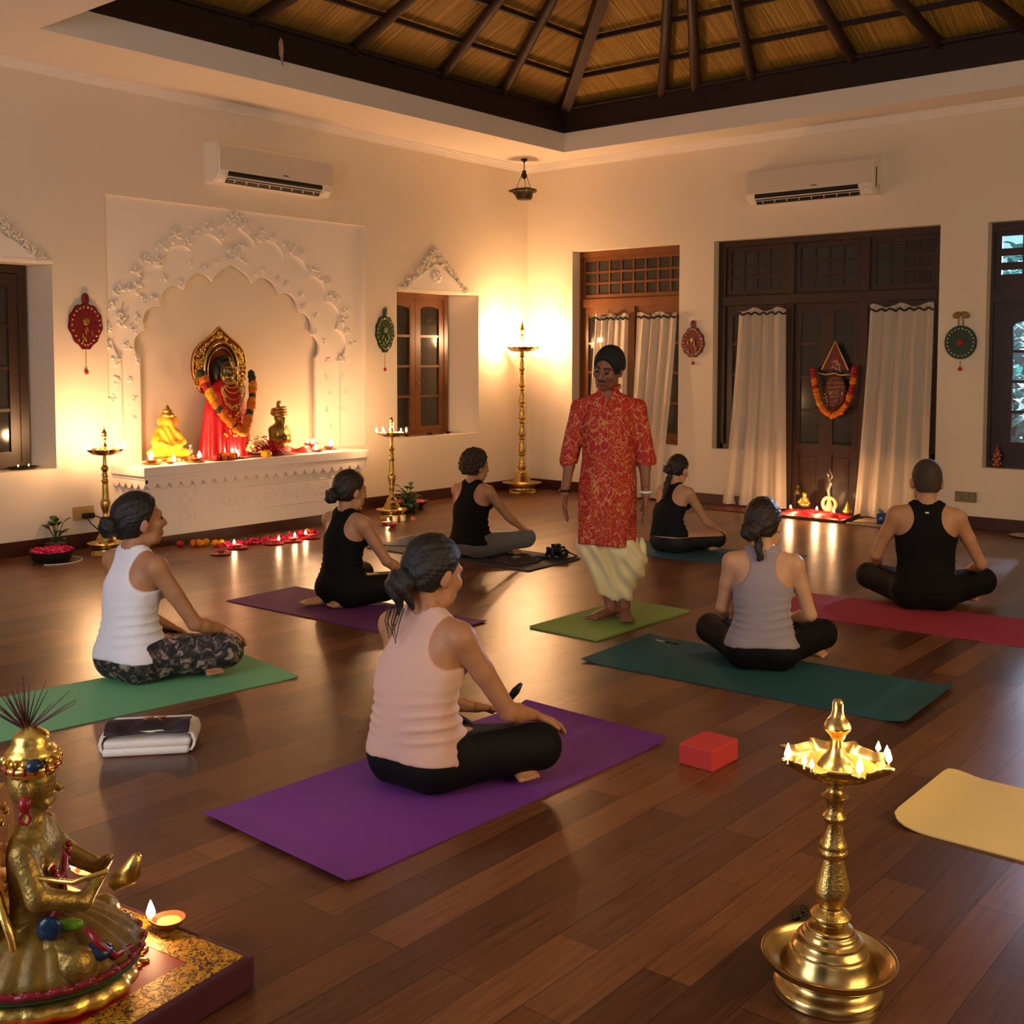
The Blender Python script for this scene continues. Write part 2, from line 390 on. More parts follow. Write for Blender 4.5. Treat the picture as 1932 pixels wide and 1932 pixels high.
# floral stucco relief along the arches
def flora(bm, x, z, y, s, rng):
    """cluster of leaves, petals and curls on the wall"""
    for k in range(rng.randint(4, 6)):
        a = rng.uniform(0, 2 * PI); d = s * rng.uniform(.15, .75)
        mm = Matrix.Rotation(-a, 4, 'Y')
        ball(bm, (x + math.cos(a) * d, y, z + math.sin(a) * d), (s * rng.uniform(.28, .42), .016, s * rng.uniform(.1, .17)), 10, 6, mm)
    for k in range(2):
        a0 = rng.uniform(0, 2 * PI); r0 = s * rng.uniform(.3, .5); ox, oz = rng.uniform(-.5, .5) * s, rng.uniform(-.5, .5) * s
        tube(bm, [(x + ox + math.cos(a0 + t * .5) * r0 * (1 - t * .07), y - .008, z + oz + math.sin(a0 + t * .5) * r0 * (1 - t * .07)) for t in range(9)], s * .075, 6)
rng = random.Random(3)
bm = BM()
for lp, y, w in ((outer, .03, .085), (inner, .06, .06)):
    n = len(lp)
    for i in range(4, n - 4, 3 if w > .07 else 4):
        x, z = lp[i]; a, b = lp[i - 1], lp[i + 1]; tx, tz = b[0] - a[0], b[1] - a[1]; ln = math.hypot(tx, tz) + 1e-6
        nx, nz = -tz / ln, tx / ln
        if nz < -.2: nx, nz = -nx, -nz
        cx_ = -4.36; o = rng.uniform(.05, .10)
        if (nx > 0) != (x > cx_) and abs(nx) > .5: nx = -nx
        flora(bm, x + nx * o, z + nz * o, y, w * rng.uniform(.65, 1.05), rng)
    for side in (-1, 1):
        hw = abs(lp[0][0] - (-4.36))
        for k in range(5):
            flora(bm, -4.36 + side * (hw + rng.uniform(.04, .12)), 1.6 - k * .17, y, w * (.75 - k * .1), rng)
for k in range(4): flora(bm, -4.34 + rng.uniform(-.08, .08), 2.6 + k * .03, .06, .075, rng)
for k in range(4): flora(bm, -4.34 + rng.uniform(-.06, .06), 2.92 + k * .035, .03, .07, rng)
bmesh.ops.delete(bm, geom=[v for v in bm.verts if v.co.x < rec[0] + .01 or v.co.x > rec[1] - .01], context='VERTS')
struct(obj('trim_6', bm, MT['stucco'], smooth=True), 'raised stucco vine and flower relief around the arches')
# stucco pediments over the two small windows
def pediment(name, xc, hw, z0, h, lab):
    bm = BM(); n = 24; rngp = random.Random(11)
    loop = [(xc - hw, z0)]
    for k in range(n + 1):
        t = -1 + 2 * k / n; zz = z0 + .02 + (h * .62) * (1 - abs(t)) ** .85 + .012 * abs(math.sin(k * PI / 3))
        loop.append((xc + t * hw * .86, zz))
    loop.append((xc + hw, z0)); prism(bm, loop, -.018, .002, 'y')
    for k in range(17):
        t = -1 + 2 * k / 16; zz = z0 + .03 + (h * .86) * (1 - abs(t)) ** .9
        flora(bm, xc + t * hw * .9, zz, -.015, .062 * (1.25 - .4 * abs(t)), rngp)
    for k in range(7): a = k * 2 * PI / 7; ball(bm, (xc + .045 * math.cos(a), -.02, z0 + h * .36 + .045 * math.sin(a)), (.03, .02, .03), 8, 6)
    ball(bm, (xc, -.025, z0 + h * .36), (.03, .02, .03), 8, 6)
    box(bm, xc - hw * 1.08, xc + hw * 1.08, -.02, .002, z0 - .012, z0 + .022, .005)
    struct(obj(name, bm, MT['stucco'], auto=40), lab)
pediment('trim_7', -1.66, .54, 2.385, .46, 'white stucco floral crest above the small window')
pediment('trim_8', -6.87, .58, 2.40, .44, 'white stucco floral crest above the window at the left edge')
# ------------------------------------------------------------------ windows and doors
def pane_frame(bm, axis, w, u0, u1, v0, v1, t, d):
    """rectangular frame border, plane at depth w (centre), thickness d, border t"""
    def b(a0, a1, c0, c1):
        if axis == 'y': box(bm, a0, a1, w - d / 2, w + d / 2, c0, c1)
        else: box(bm, w - d / 2, w + d / 2, a0, a1, c0, c1)
    b(u0, u0 + t, v0, v1); b(u1 - t, u1, v0, v1); b(u0 + t, u1 - t, v0, v0 + t); b(u0 + t, u1 - t, v1 - t, v1)
def leaf(parent, axis, w, u0, u1, v0, v1, st=.075, rows=4, mat='wood_win', arch=True, panel=0., glass='glass', name='leaf', knob=None):
    """casement leaf with glazed rows (arched top light) and an optional solid lower panel"""
    bm = BM(); d = .045; pane_frame(bm, axis, w, u0, u1, v0, v1, st, d)
    def b(a0, a1, c0, c1, dd=d):
        if axis == 'y': box(bm, a0, a1, w - dd / 2, w + dd / 2, c0, c1)
        else: box(bm, w - dd / 2, w + dd / 2, a0, a1, c0, c1)
    z0 = v0 + st + panel
    if panel: b(u0 + st, u1 - st, z0 - .05, z0 + .05); b(u0 + st, u1 - st, v0 + st, z0, .018); b(u0 + st + .03, u1 - st - .03, v0 + st + .04, z0 - .09, .03); z0 += .05
    H = (v1 - st) - z0
    for k in range(1, rows): b(u0 + st, u1 - st, z0 + H * k / rows - .014, z0 + H * k / rows + .014, d * .8)
    if arch:
        a0, a1, top = u0 + st, u1 - st, v1 - st; hh = .05; n = 10
        for s in (-1, 1):
            c = (a0 + a1) / 2; hwid = (a1 - a0) / 2
            lp = [(c + s * hwid, top - hh)] + [(c + s * hwid * math.cos(k / n * PI / 2), top - hh + hh * math.sin(k / n * PI / 2)) for k in range(1, n + 1)] + [(c + s * hwid, top)]
            prism(bm, lp, w - d * .4, w + d * .4, axis)
    o = obj(name, bm, MT[mat], parent)
    g = BM()
    if axis == 'y': box(g, u0 + st * .8, u1 - st * .8, w - .003, w + .003, z0 - .01, v1 - st * .8)
    else: box(g, w - .003, w + .003, u0 + st * .8, u1 - st * .8, z0 - .01, v1 - st * .8)
    obj('glass', g, MT[glass], o)
    if knob:
        g = BM(); ball(g, knob, .016, 10, 8); obj('knob', g, MT['metal'], o, smooth=True)
    return o
# window 2: small casement deep in the splayed reveal
w2 = thing('window_2', 'small teak casement window in the recess beside the corner lamp', 'window', (0, 0, 0)); w2['kind'] = 'structure'; del w2['category']
bm = BM(); pane_frame(bm, 'y', .30, -2.5, -1.182, .70, 2.37, .06, .08); obj('frame', bm, MT['wood_win'], w2)
leaf(w2, 'y', .29, -2.44, -1.725, .75, 2.31, .085); leaf(w2, 'y', .29, -1.72, -1.24, .75, 2.31, .085, knob=(-1.69, .25, 1.33))
# window 1: left edge
w1 = thing('window_1', 'dark wooden casement window at the left edge', 'window', (0, 0, 0)); w1['kind'] = 'structure'; del w1['category']
bm = BM(); pane_frame(bm, 'y', .30, -7.5, -6.34, .68, 2.386, .07, .08); obj('frame', bm, MT['wood_door'], w1)
leaf(w1, 'y', .29, -7.42, -6.90, .75, 2.31, .085, mat='wood_door'); leaf(w1, 'y', .29, -6.895, -6.41, .75, 2.31, .085, mat='wood_door')
# backing behind wall openings on the altar side: dark sheet standing in for the night
bm = BM(); box(bm, -2.28, -1.18, .335, .36, .6, 2.5); box(bm, -7.6, -6.3, .335, .36, .6, 2.5); struct(obj('night_backing', bm, M('night_outside', '#1a1612', .9)))
def transom(parent, w, u0, u1, v0, v1, nc, nr, mat, name='transom'):
    bm = BM(); d = .05; pane_frame(bm, 'x', w, u0, u1, v0, v1, .055, d)
    for k in range(1, nc): y = u0 + .055 + (u1 - u0 - .11) * k / nc; box(bm, w - d * .35, w + d * .35, y - .011, y + .011, v0 + .05, v1 - .05)
    for k in range(1, nr): z = v0 + .055 + (v1 - v0 - .11) * k / nr; box(bm, w - d * .4, w + d * .4, u0 + .05, u1 - .05, z - .013, z + .013)
    o = obj(name, bm, MT[mat], parent); g = BM(); box(g, w - .003, w + .003, u0 + .04, u1 - .04, v0 + .04, v1 - .04); obj('glass', g, MT['glass'], o)
    return o
def plank(parent, name, x0, x1, y0, y1, z0, z1, mat, bev=.006):
    bm = BM(); box(bm, x0, x1, y0, y1, z0, z1, bev, 1); return obj(name, bm, MT[mat], parent)
# window 3 = opening nearest the corner (tall window with transom, two leaves)
w3 = thing('window_3', 'tall teak window with gridded transom nearest the corner', 'window'); w3['kind'] = 'structure'; del w3['category']
XF = .2
bm = BM(); pane_frame(bm, 'x', XF, -2.26, -.66, .60, 2.915, .07, .1); box(bm, XF - .05, XF + .05, -2.2, -.72, 2.24, 2.34); box(bm, XF - .045, XF + .045, -1.50, -1.40, .66, 2.25); obj('frame', bm, MT['wood_win'], w3)
transom(w3, XF, -2.2, -.72, 2.34, 2.85, 8, 3, 'wood_win')
leaf(w3, 'x', XF, -1.40, -.73, .67, 2.24, .085, knob=(XF - .05, -1.36, 1.78)); leaf(w3, 'x', XF, -2.19, -1.50, .67, 2.24, .085)
# door 1: big doorway with three transoms, side windows and double door
d1 = thing('door_1', 'dark teak double door with side windows and three gridded transoms', 'door'); d1['kind'] = 'structure'; del d1['category']
XD = .17; MU = (-3.49, -4.31)
bm = BM()
for y0, y1, z0 in ((-2.72, -2.63, .62), (-5.11, -5.02, .62), (MU[0] - .045, MU[0] + .045, 0), (MU[1] - .045, MU[1] + .045, 0)): box(bm, XD - .06, XD + .06, y0, y1, z0, 2.845, .006, 1)
box(bm, XD - .06, XD + .06, -5.11, -2.63, 2.84, 2.93, .006, 1); box(bm, XD - .065, XD + .065, -5.05, -2.68, 2.20, 2.31, .006, 1)
box(bm, XD - .06, XD + .06, -3.47, -2.68, .60, .68); box(bm, XD - .06, XD + .06, -5.05, -4.33, .60, .68)
obj('frame', bm, MT['wood_door'], d1)
transom(d1, XD, -3.44, -2.72, 2.31, 2.84, 4, 3, 'wood_door'); transom(d1, XD, -4.27, -3.54, 2.31, 2.84, 4, 3, 'wood_door'); transom(d1, XD, -5.03, -4.36, 2.31, 2.84, 4, 3, 'wood_door')
leaf(d1, 'x', XD, -3.44, -2.72, .68, 2.20, .08, mat='wood_door', name='side_window'); leaf(d1, 'x', XD, -5.03, -4.36, .68, 2.20, .08, mat='wood_door', name='side_window')
leaf(d1, 'x', XD, -3.9025, -3.535, .02, 2.20, .075, rows=4, mat='wood_door', panel=.58, name='door_leaf'); leaf(d1, 'x', XD, -4.265, -3.9025, .02, 2.20, .075, rows=4, mat='wood_door', panel=.58, name='door_leaf')
# window 4: right edge, looks out to lit greenery
w4 = thing('window_4', 'dark teak window at the right edge with greenery behind its panes', 'window'); w4['kind'] = 'structure'; del w4['category']
XW = .17
bm = BM(); pane_frame(bm, 'x', XW, -7.2, -5.49, .58, 2.893, .08, .1); box(bm, XW - .055, XW + .055, -7.2, -5.55, 2.15, 2.26); obj('frame', bm, MT['wood_door'], w4)
bm = BM(); holed(bm, [(-6.4, 2.255), (-5.57, 2.255), (-5.57, 2.82), (-6.4, 2.82)], [[(y0, z0), (y1, z0), (y1, z1), (y0, z1)] for y0, y1 in ((-5.81, -5.625), (-6.04, -5.855), (-6.27, -6.085)) for z0, z1 in ((2.655, 2.77), (2.525, 2.585), (2.413, 2.453))], XW - .02, XW + .02, 'x'); obj('louvre', bm, MT['wood_door'], w4)
leaf(w4, 'x', XW, -6.25, -5.57, .66, 2.15, .175, mat='wood_door', glass='clear', rows=4); leaf(w4, 'x', XW, -6.95, -6.255, .66, 2.15, .175, mat='wood_door', glass='clear', rows=4)
# ================================================================== signed-distance modelling (bodies, idols, cloth)
class S:
    """primitives: ('c', a, b, ra, rb, k) round cone, ('e', c, r, Rm, k) ellipsoid, ('t', fn, k) function"""
    def __init__(s): s.p = []
    def cone(s, a, b, ra, rb, k=.03): s.p.append(('c', np.array(a, float), np.array(b, float), ra, rb, k)); return s
    def ell(s, c, r, k=.03, rot=None): s.p.append(('e', np.array(c, float), np.array(r, float), None if rot is None else np.array(rot.to_3x3()), k)); return s
    def fn(s, f, k=.03): s.p.append(('f', f, k)); return s
    def chain(s, pts, rads, k=.02):
        for i in range(len(pts) - 1): s.cone(pts[i], pts[i + 1], rads[i], rads[i + 1], k)
        return s
    def __call__(s, P):
        D = None
        for q in s.p:
            if q[0] == 'c':
                _, a, b, ra, rb, k = q; ba = b - a; pa = P - a
                h = np.clip(pa @ ba / max(ba @ ba, 1e-9), 0, 1); d = np.sqrt(((pa - h[:, None] * ba) ** 2).sum(1)) - (ra + (rb - ra) * h)
            elif q[0] == 'e':
                _, c, r, Rm, k = q; v = P - c
                if Rm is not None: v = v @ Rm
                k0 = np.sqrt(((v / r) ** 2).sum(1)); k1 = np.sqrt(((v / (r * r)) ** 2).sum(1)) + 1e-9; d = k0 * (k0 - 1) / k1
            else: d = q[1](P); k = q[2]
            if D is None: D = d
            elif k <= 0: D = np.minimum(D, d)
            else:
                h = np.maximum(k - np.abs(D - d), 0) / k; D = np.minimum(D, d) - h * h * h * k / 6
        return D
def sdf_mesh(f, lo, hi, h, coarse=4):
    """surface nets on a narrow band; returns V, F"""
    lo = np.array(lo, float); hi = np.array(hi, float); H = h * coarse
    nc = np.ceil((hi - lo) / H).astype(int) + 1
    g = np.stack(np.meshgrid(*[np.arange(n) for n in nc], indexing='ij'), -1)
    dc = f((lo + g.reshape(-1, 3) * H)).reshape(nc)
    n = (nc - 1) * coarse + 1
    near = np.abs(dc) < H * 2.0
    idx = [np.minimum((np.arange(m) + coarse // 2) // coarse, q - 1) for m, q in zip(n, nc)]
    mask = near[np.ix_(*idx)]; D = np.where(dc[np.ix_(*idx)] > 0, 1., -1.).astype(np.float32)
    ii = np.argwhere(mask); D[mask] = f(lo + ii * h)
    s = D < 0
    c = s[:-1, :-1, :-1].astype(np.int8)
    tot = np.zeros(np.array(D.shape) - 1, np.int8)
    for i in (0, 1):
        for j in (0, 1):
            for k in (0, 1): tot += s[i:D.shape[0] - 1 + i, j:D.shape[1] - 1 + j, k:D.shape[2] - 1 + k]
    cell = np.argwhere((tot > 0) & (tot < 8)); vid = -np.ones(tot.shape, np.int32); vid[tuple(cell.T)] = np.arange(len(cell))
    acc = np.zeros((len(cell), 3)); cnt = np.zeros(len(cell))
    cor = [(i, j, k) for i in (0, 1) for j in (0, 1) for k in (0, 1)]
    val = {q: D[cell[:, 0] + q[0], cell[:, 1] + q[1], cell[:, 2] + q[2]] for q in cor}
    for a in cor:
        for ax in range(3):
            if a[ax]: continue
            b = list(a); b[ax] = 1; b = tuple(b); va, vb = val[a], val[b]; x = (va < 0) != (vb < 0)
            t = np.where(x, va / np.where(x, va - vb, 1), 0); p = np.repeat(np.array([a], float), len(cell), 0); p[:, ax] = t
            acc[x] += p[x]; cnt[x] += 1
    V = lo + (cell + acc / np.maximum(cnt, 1)[:, None]) * h
    F = []
    for ax in range(3):
        sl0 = [slice(None)] * 3; sl1 = [slice(None)] * 3; sl0[ax] = slice(0, -1); sl1[ax] = slice(1, None)
        a, b = s[tuple(sl0)], s[tuple(sl1)]; e = np.argwhere(a != b); u, v = (ax + 1) % 3, (ax + 2) % 3
        ok = (e[:, u] > 0) & (e[:, v] > 0) & (e[:, u] < D.shape[u] - 1) & (e[:, v] < D.shape[v] - 1); e = e[ok]
        flip = a[tuple(e.T)]
        def q(du, dv): w = e.copy(); w[:, u] += du; w[:, v] += dv; return vid[tuple(w.T)]
        quad = np.stack([q(-1, -1), q(0, -1), q(0, 0), q(-1, 0)], 1)
        quad[~flip] = quad[~flip][:, ::-1]; F.append(quad[(quad >= 0).all(1)])
    return V, np.concatenate(F) if F else np.zeros((0, 4), int)
def relax(V, F, it=1, lam=.5):
    for _ in range(it):
        s = np.zeros_like(V); n = np.zeros(len(V))
        for a, b in ((0, 1), (1, 2), (2, 3), (3, 0)):
            np.add.at(s, F[:, a], V[F[:, b]]); np.add.at(n, F[:, a], 1); np.add.at(s, F[:, b], V[F[:, a]]); np.add.at(n, F[:, b], 1)
        V = V + lam * (s / np.maximum(n, 1)[:, None] - V)
    return V
def npmesh(name, V, F, mat=None, parent=None, smooth=True):
    me = bpy.data.meshes.new(name); me.vertices.add(len(V)); me.vertices.foreach_set('co', V.astype(np.float32).ravel())
    me.loops.add(len(F) * 4); me.loops.foreach_set('vertex_index', F.astype(np.int32).ravel()); me.polygons.add(len(F))
    me.polygons.foreach_set('loop_start', np.arange(0, len(F) * 4, 4, dtype=np.int32)); me.update(calc_edges=True); me.validate()
    return link(name, me, mat, parent, smooth)
def bake(f, lo, hi, h, it=1):
    V, F = sdf_mesh(f, lo, hi, h); return relax(V, F, it), F
def sdf_obj(name, f, lo, hi, h, mat, parent=None, it=1):
    V, F = bake(f, lo, hi, h, it); return npmesh(name, V, F, mat, parent)
def wnoise(P, s, seed=0):
    """cheap smooth pseudo-noise -1..1"""
    r = np.random.RandomState(seed); o = np.zeros(len(P))
    for k in range(5):
        w = r.normal(size=3) * s * (1 + .35 * k); o += np.sin(P @ w + r.uniform(0, 6.28)) / (1 + .3 * k)
    return o / 2.4
# ================================================================== objects: materials
MT['brass'] = M('polished_brass', (.72, .52, .20), .25, 1, var=(12, .8), c2=(.52, .35, .11), bump=(90, .08, .002))
MT['brass_eng'] = M('engraved_brass', (.78, .54, .17), .28, 1, var=(30, .6), c2=(.45, .29, .07), bump=(160, .5, .003))
MT['gold'] = M('gilded_metal', (.85, .58, .14), .3, 1, bump=(60, .35, .004))
MT['goldfig'] = M('old_gold_paint', (.46, .31, .07), .4, .75, var=(22, .6), c2=(.20, .12, .03), bump=(60, .7, .006))
MT['clay'] = M('terracotta', '#8a4a26', .8, var=(20, .6), c2='#6a3519')
MT['oil'] = M('lamp_oil', (.75, .45, .12), .08, 0)
MT['wick'] = M('cotton_wick', '#efe2c8', .9)
MT['flame'] = emis('oil_flame', (1.0, .70, .30), 14)
MT['red'] = M('red_cloth', '#b5101c', .75, sheen=.3, bump=(25, .2, .01))
MT['crimson'] = M('crimson_velvet', '#7a0c1c', .8, sheen=.1)
MT['silk'] = M('red_silk', '#c2121f', .42, bump=(12, .25, .02))
MT['mari_o'] = M('marigold_orange', '#f07c0a', .75, bump=(180, .9, .006)); MT['mari_y'] = M('marigold_yellow', '#f4b418', .75, bump=(180, .9, .006))
MT['leafd'] = M('garland_leaf', '#27361a', .6); MT['leaf'] = M('plant_leaf', '#3f5a22', .4, var=(9, .7), c2='#22381a')
MT['leafy'] = M('pale_leaf', '#8a9a4a', .45, var=(9, .7), c2='#4f6a2a')
MT['pinkp'] = M('pink_petals', '#d81558', .6); MT['redp'] = M('red_petals', '#c01030', .6); MT['redf'] = M('red_rose', '#a8081c', .65)
MT['white'] = M('white_plastic', '#e8e4dc', .35); MT['cream'] = M('cream_wax', '#f0dcae', .5, sub=.2)
MT['sheer'] = M('sheer_curtain', '#efe2cf', .8, bump=(400, .15, .001))
_b = MT['sheer'].node_tree.nodes['Principled BSDF']; _b.inputs['Transmission Weight'].default_value = 0; _b.inputs['Alpha'].default_value = .82
_nt = MT['sheer'].node_tree; _tr = N(_nt, 'ShaderNodeBsdfTranslucent'); _tr.inputs[0].default_value = (.85, .78, .68, 1); _mx = N(_nt, 'ShaderNodeMixShader'); _mx.inputs[0].default_value = .4
_nt.links.new(_b.outputs[0], _mx.inputs[1]); _nt.links.new(_tr.outputs[0], _mx.inputs[2]); _nt.links.new(_mx.outputs[0], _nt.nodes['Material Output'].inputs[0])
MT['cord'] = M('dark_cord', '#191512', .8)
def teardrop(h, r): return [(0, 0), (r * .55, h * .06), (r * .95, h * .2), (r, h * .32), (r * .8, h * .5), (r * .45, h * .74), (r * .16, h * .92), (0, h)]
FL = {}
def flame_mesh(h=.04, r=.008):
    key = (round(h, 3), round(r, 4))
    if key not in FL:
        bm = BM(); lathe(bm, smoothprof(teardrop(h, r), 2), 12); me = bpy.data.meshes.new('flame'); bm.to_mesh(me); bm.free(); me.materials.append(MT['flame'])
        me.polygons.foreach_set('use_smooth', [True] * len(me.polygons)); FL[key] = me
    return FL[key]
def flame(parent, loc, h=.04, r=.008, wick=True):
    o = bpy.data.objects.new('flame', flame_mesh(h, r)); COL.objects.link(o); o.parent = parent; o.location = loc
    if wick:
        bm = BM(); tube(bm, [(loc[0], loc[1], loc[2] - .012), (loc[0], loc[1], loc[2] + .006)], .0028, 6); obj('wick', bm, MT['wick'], parent)
    return o
# ------------------------------------------------------------------ brass lamps
def spout_bowl(bm, r, z, n, depth, ph=0, lip=.03, seg=120):
    """shallow oil bowl whose rim is pulled out to n pinched spouts"""
    def w(a, rr, zz):
        if rr < r * .9: return 1
        d = abs(((a - ph) * n / (2 * PI) + .5) % 1 - .5) * 2 * PI / n * r
        return 1 + lip / r * math.exp(-(d / .013) ** 2) * min(1, (rr - r * .9) / (r * .1) + .2)
    lathe(bm, [(0, z - depth), (r * .45, z - depth), (r * .78, z - depth * .8), (r * .95, z - depth * .35), (r * 1.0, z - .003), (r, z), (r * .985, z + .002), (r * .955, z - .003), (r * .91, z - depth * .3), (r * .82, z - depth * .5), (r * .4, z - depth * .55), (0, z - depth * .55)], seg, wob=w)
def brass_lamp(label, loc, H, base, stem, finial, bowl, flames, power, name='standing_oil_lamp', rz=0, fh=.04, seg=48, octo=None, lights=None, fs=1.):
    t = thing(name, label, 'oil lamp', loc, rz)
    bm = BM(); lathe(bm, smoothprof(base, 3), octo or seg); obj('base', bm, MT['brass'], t, auto=35)
    bm = BM(); lathe(bm, smoothprof(stem, 3), seg); obj('stem', bm, MT['brass_eng'], t, auto=50)
    r, z, n, dep, ph = bowl
    bm = BM(); spout_bowl(bm, r, z, n, dep, ph); obj('bowl', bm, MT['brass'], t, auto=60)
    bm = BM(); lathe(bm, [(0, z - dep * .42), (r * .85, z - dep * .42)], 40); obj('oil', bm, MT['oil'], t)
    bm = BM(); lathe(bm, smoothprof(finial, 3), seg); obj('finial', bm, MT['brass'], t, auto=50)
    for a, rr, h in flames: flame(t, (math.cos(a) * rr, math.sin(a) * rr, z + .004), h * fs, .0085 * fs * (h / .04) ** .6)
    if lights is None: lights = [(0, 0, z + .05, 1)]
    for x, y, zz, f in lights: point('lamp_glow', (x, y, zz), power * f, r=.03, parent=t)
    return t
# foreground lamp
fa = -40.3  # camera-right direction (deg, world)
FLF = [(R(fa + 180 + 4), .134, .042), (R(fa + 180 - 0) + .42, .118, .026), (R(fa + 180) + .62, .122, .022), (R(fa - 90), .122, .042), (R(fa - 30), .125, .034), (R(fa - 8), .128, .028), (R(fa + 9), .125, .026), (R(fa + 58), .122, .05)]
brass_lamp('large brass oil lamp with eight flames standing in the foreground beside the yellow mat', (-8.37, -7.752, 0), .76,
  [(0, .0), (.125, 0), (.136, .008), (.134, .022), (.118, .036), (.112, .048), (.116, .06), (.140, .066), (.160, .078), (.167, .094), (.168, .098), (.160, .097), (.148, .082), (.125, .070), (.118, .071), (.106, .09), (.098, .110), (.094, .114), (.094, .119), (.082, .135), (.082, .141), (.071, .146), (.066, .157), (.060, .162), (.058, .170), (.044, .176), (.036, .181)],
  [(.036, .178), (.034, .186), (.047, .193), (.051, .200), (.040, .212), (.031, .218), (.030, .224), (.038, .236), (.045, .252), (.046, .266), (.040, .292), (.033, .318), (.028, .342), (.027, .350), (.032, .353), (.037, .363), (.033, .374), (.034, .382), (.028, .396), (.022, .42), (.021, .44), (.027, .447), (.029, .455), (.020, .468), (.0185, .486), (.026, .499), (.034, .508), (.020, .52), (.019, .54), (.045, .556)],
  [(.048, .586), (.040, .600), (.026, .616), (.017, .636), (.0155, .656), (.020, .664), (.031, .676), (.034, .684), (.028, .698), (.018, .710), (.0135, .728), (.0135, .742), (.010, .752), (0, .757)],
  (.118, .606, 8, .046, R(fa)), FLF, 2.0, lights=[(-.12, .04, .70, .35), (.09, -.09, .70, .35), (.11, .07, .70, .3)])
bpy.data.objects['standing_oil_lamp'].rotation_euler = (R(.77), R(.64), 0)
# pair of lamps beside the altar
sb = [(0, 0), (.125, 0), (.13, .01), (.118, .03), (.112, .05), (.135, .075), (.15, .092), (.142, .095), (.12, .085), (.085, .11), (.072, .14), (.058, .16), (.05, .19), (.034, .21), (.028, .23)]
ss = [(.028, .225), (.03, .24), (.022, .26), (.024, .285), (.033, .30), (.026, .315), (.024, .34), (.034, .375), (.042, .41), (.040, .44), (.03, .455), (.028, .47), (.026, .54), (.024, .585), (.03, .60), (.03, .612), (.022, .625), (.026, .66), (.018, .675), (.026, .695), (.034, .71), (.022, .73), (.017, .745), (.017, .82), (.03, .845)]
sf = [(.03, .865), (.03, .89), (.022, .905), (.014, .925), (.022, .945), (.018, .96), (.024, .972), (.02, .985), (.022, 1.0), (.012, 1.02), (.006, 1.032), (.008, 1.04), (0, 1.048)]
ang = lambda d: R(fa + d)
brass_lamp('waist-high brass oil lamp left of the altar beside the plugged wall socket', (-6.06, -.43, 0), 1.04, [(r * 1.02, z) for r, z in sb], ss, sf, (.125, .868, 5, .05, R(fa)),
  [(ang(180), .14, .034), (ang(215), .12, .04), (ang(-25), .125, .03), (ang(0), .15, .05), (ang(100), .12, .03)], 21, octo=24, lights=[(-.1, .0, .93, .5), (.1, .03, .93, .5)], fs=1.4)
brass_lamp('waist-high brass oil lamp right of the altar in front of the small window', (-3.07, -.72, 0), 1.05, [(r * 1.05, z) for r, z in sb], ss, sf, (.125, .872, 5, .045, R(fa + 30)),
  [(ang(180), .15, .036), (ang(200), .09, .04), (ang(-20), .10, .03), (ang(0), .15, .036), (ang(95), .11, .03)], 17, lights=[(-.1, .0, .94, .5), (.1, .03, .94, .5)], fs=1.4)
# tall corner lamp
tb = [(0, 0), (.17, 0), (.18, .012), (.17, .03), (.155, .05), (.16, .075), (.19, .095), (.235, .115), (.24, .122), (.22, .12), (.16, .112), (.12, .13), (.10, .17), (.085, .20), (.07, .24), (.05, .262), (.042, .275)]
tsm = [(.042, .265)]
zz = .27
for k in range(7):
    s = 1 - .055 * k
    tsm += [(.046 * s, zz + .02), (.055 * s, zz + .045), (.04 * s, zz + .065), (.042 * s, zz + .10), (.034 * s, zz + .135), (.026 * s, zz + .17), (.05 * s, zz + .19), (.03 * s, zz + .205)]
    zz += .198
tsm += [(.03, zz + .02), (.02, zz + .05), (.05, 1.735)]
tf = [(.04, 1.755), (.03, 1.78), (.016, 1.81), (.026, 1.84), (.018, 1.865), (.03, 1.89), (.022, 1.915), (.03, 1.945), (.034, 1.965), (.022, 2.0), (.01, 2.04), (0, 2.085)]
brass_lamp('tall brass oil lamp with many stacked collars standing in the room corner', (-.47, -.30, 0), 2.08, tb, tsm, tf, (.18, 1.762, 7, .06, 0),
  [(k * 2 * PI / 7 + .2, .19, .05) for k in range(7)], 62, lights=[(-.15, .10, 1.85, .36), (.15, -.05, 1.86, .26), (-.03, -.18, 1.86, .38)], fs=1.5)
# ------------------------------------------------------------------ clay lamps (one prototype, copies)
def diya(label, loc, rz=0, s=1., flame_h=.04, mat='clay', group=None, power=.8, name='clay_oil_lamp', cat='oil lamp', fr=.0085):
    t = thing(name, label, cat, loc, rz, group)
    def w(a, r, z): return 1 + (.35 * math.exp(-((a if a < PI else a - 2 * PI) / .38) ** 2) if r > .02 * s else 0)
    bm = BM(); lathe(bm, [(0, 0), (.02 * s, 0), (.033 * s, .012 * s), (.04 * s, .024 * s), (.041 * s, .026 * s), (.037 * s, .025 * s), (.028 * s, .014 * s), (0, .010 * s)], 36, wob=w); obj('bowl', bm, MT[mat], t, auto=50)
    bm = BM(); lathe(bm, [(0, .017 * s), (.031 * s, .017 * s)], 24); obj('oil', bm, MT['oil'], t)
    if flame_h:
        flame(t, (.046 * s, 0, .026 * s), flame_h, fr * (flame_h / .04) ** .6)
        if power: point('flame_light', (.046 * s, 0, .03 + flame_h * .8), power, r=.012, parent=t)
    return t
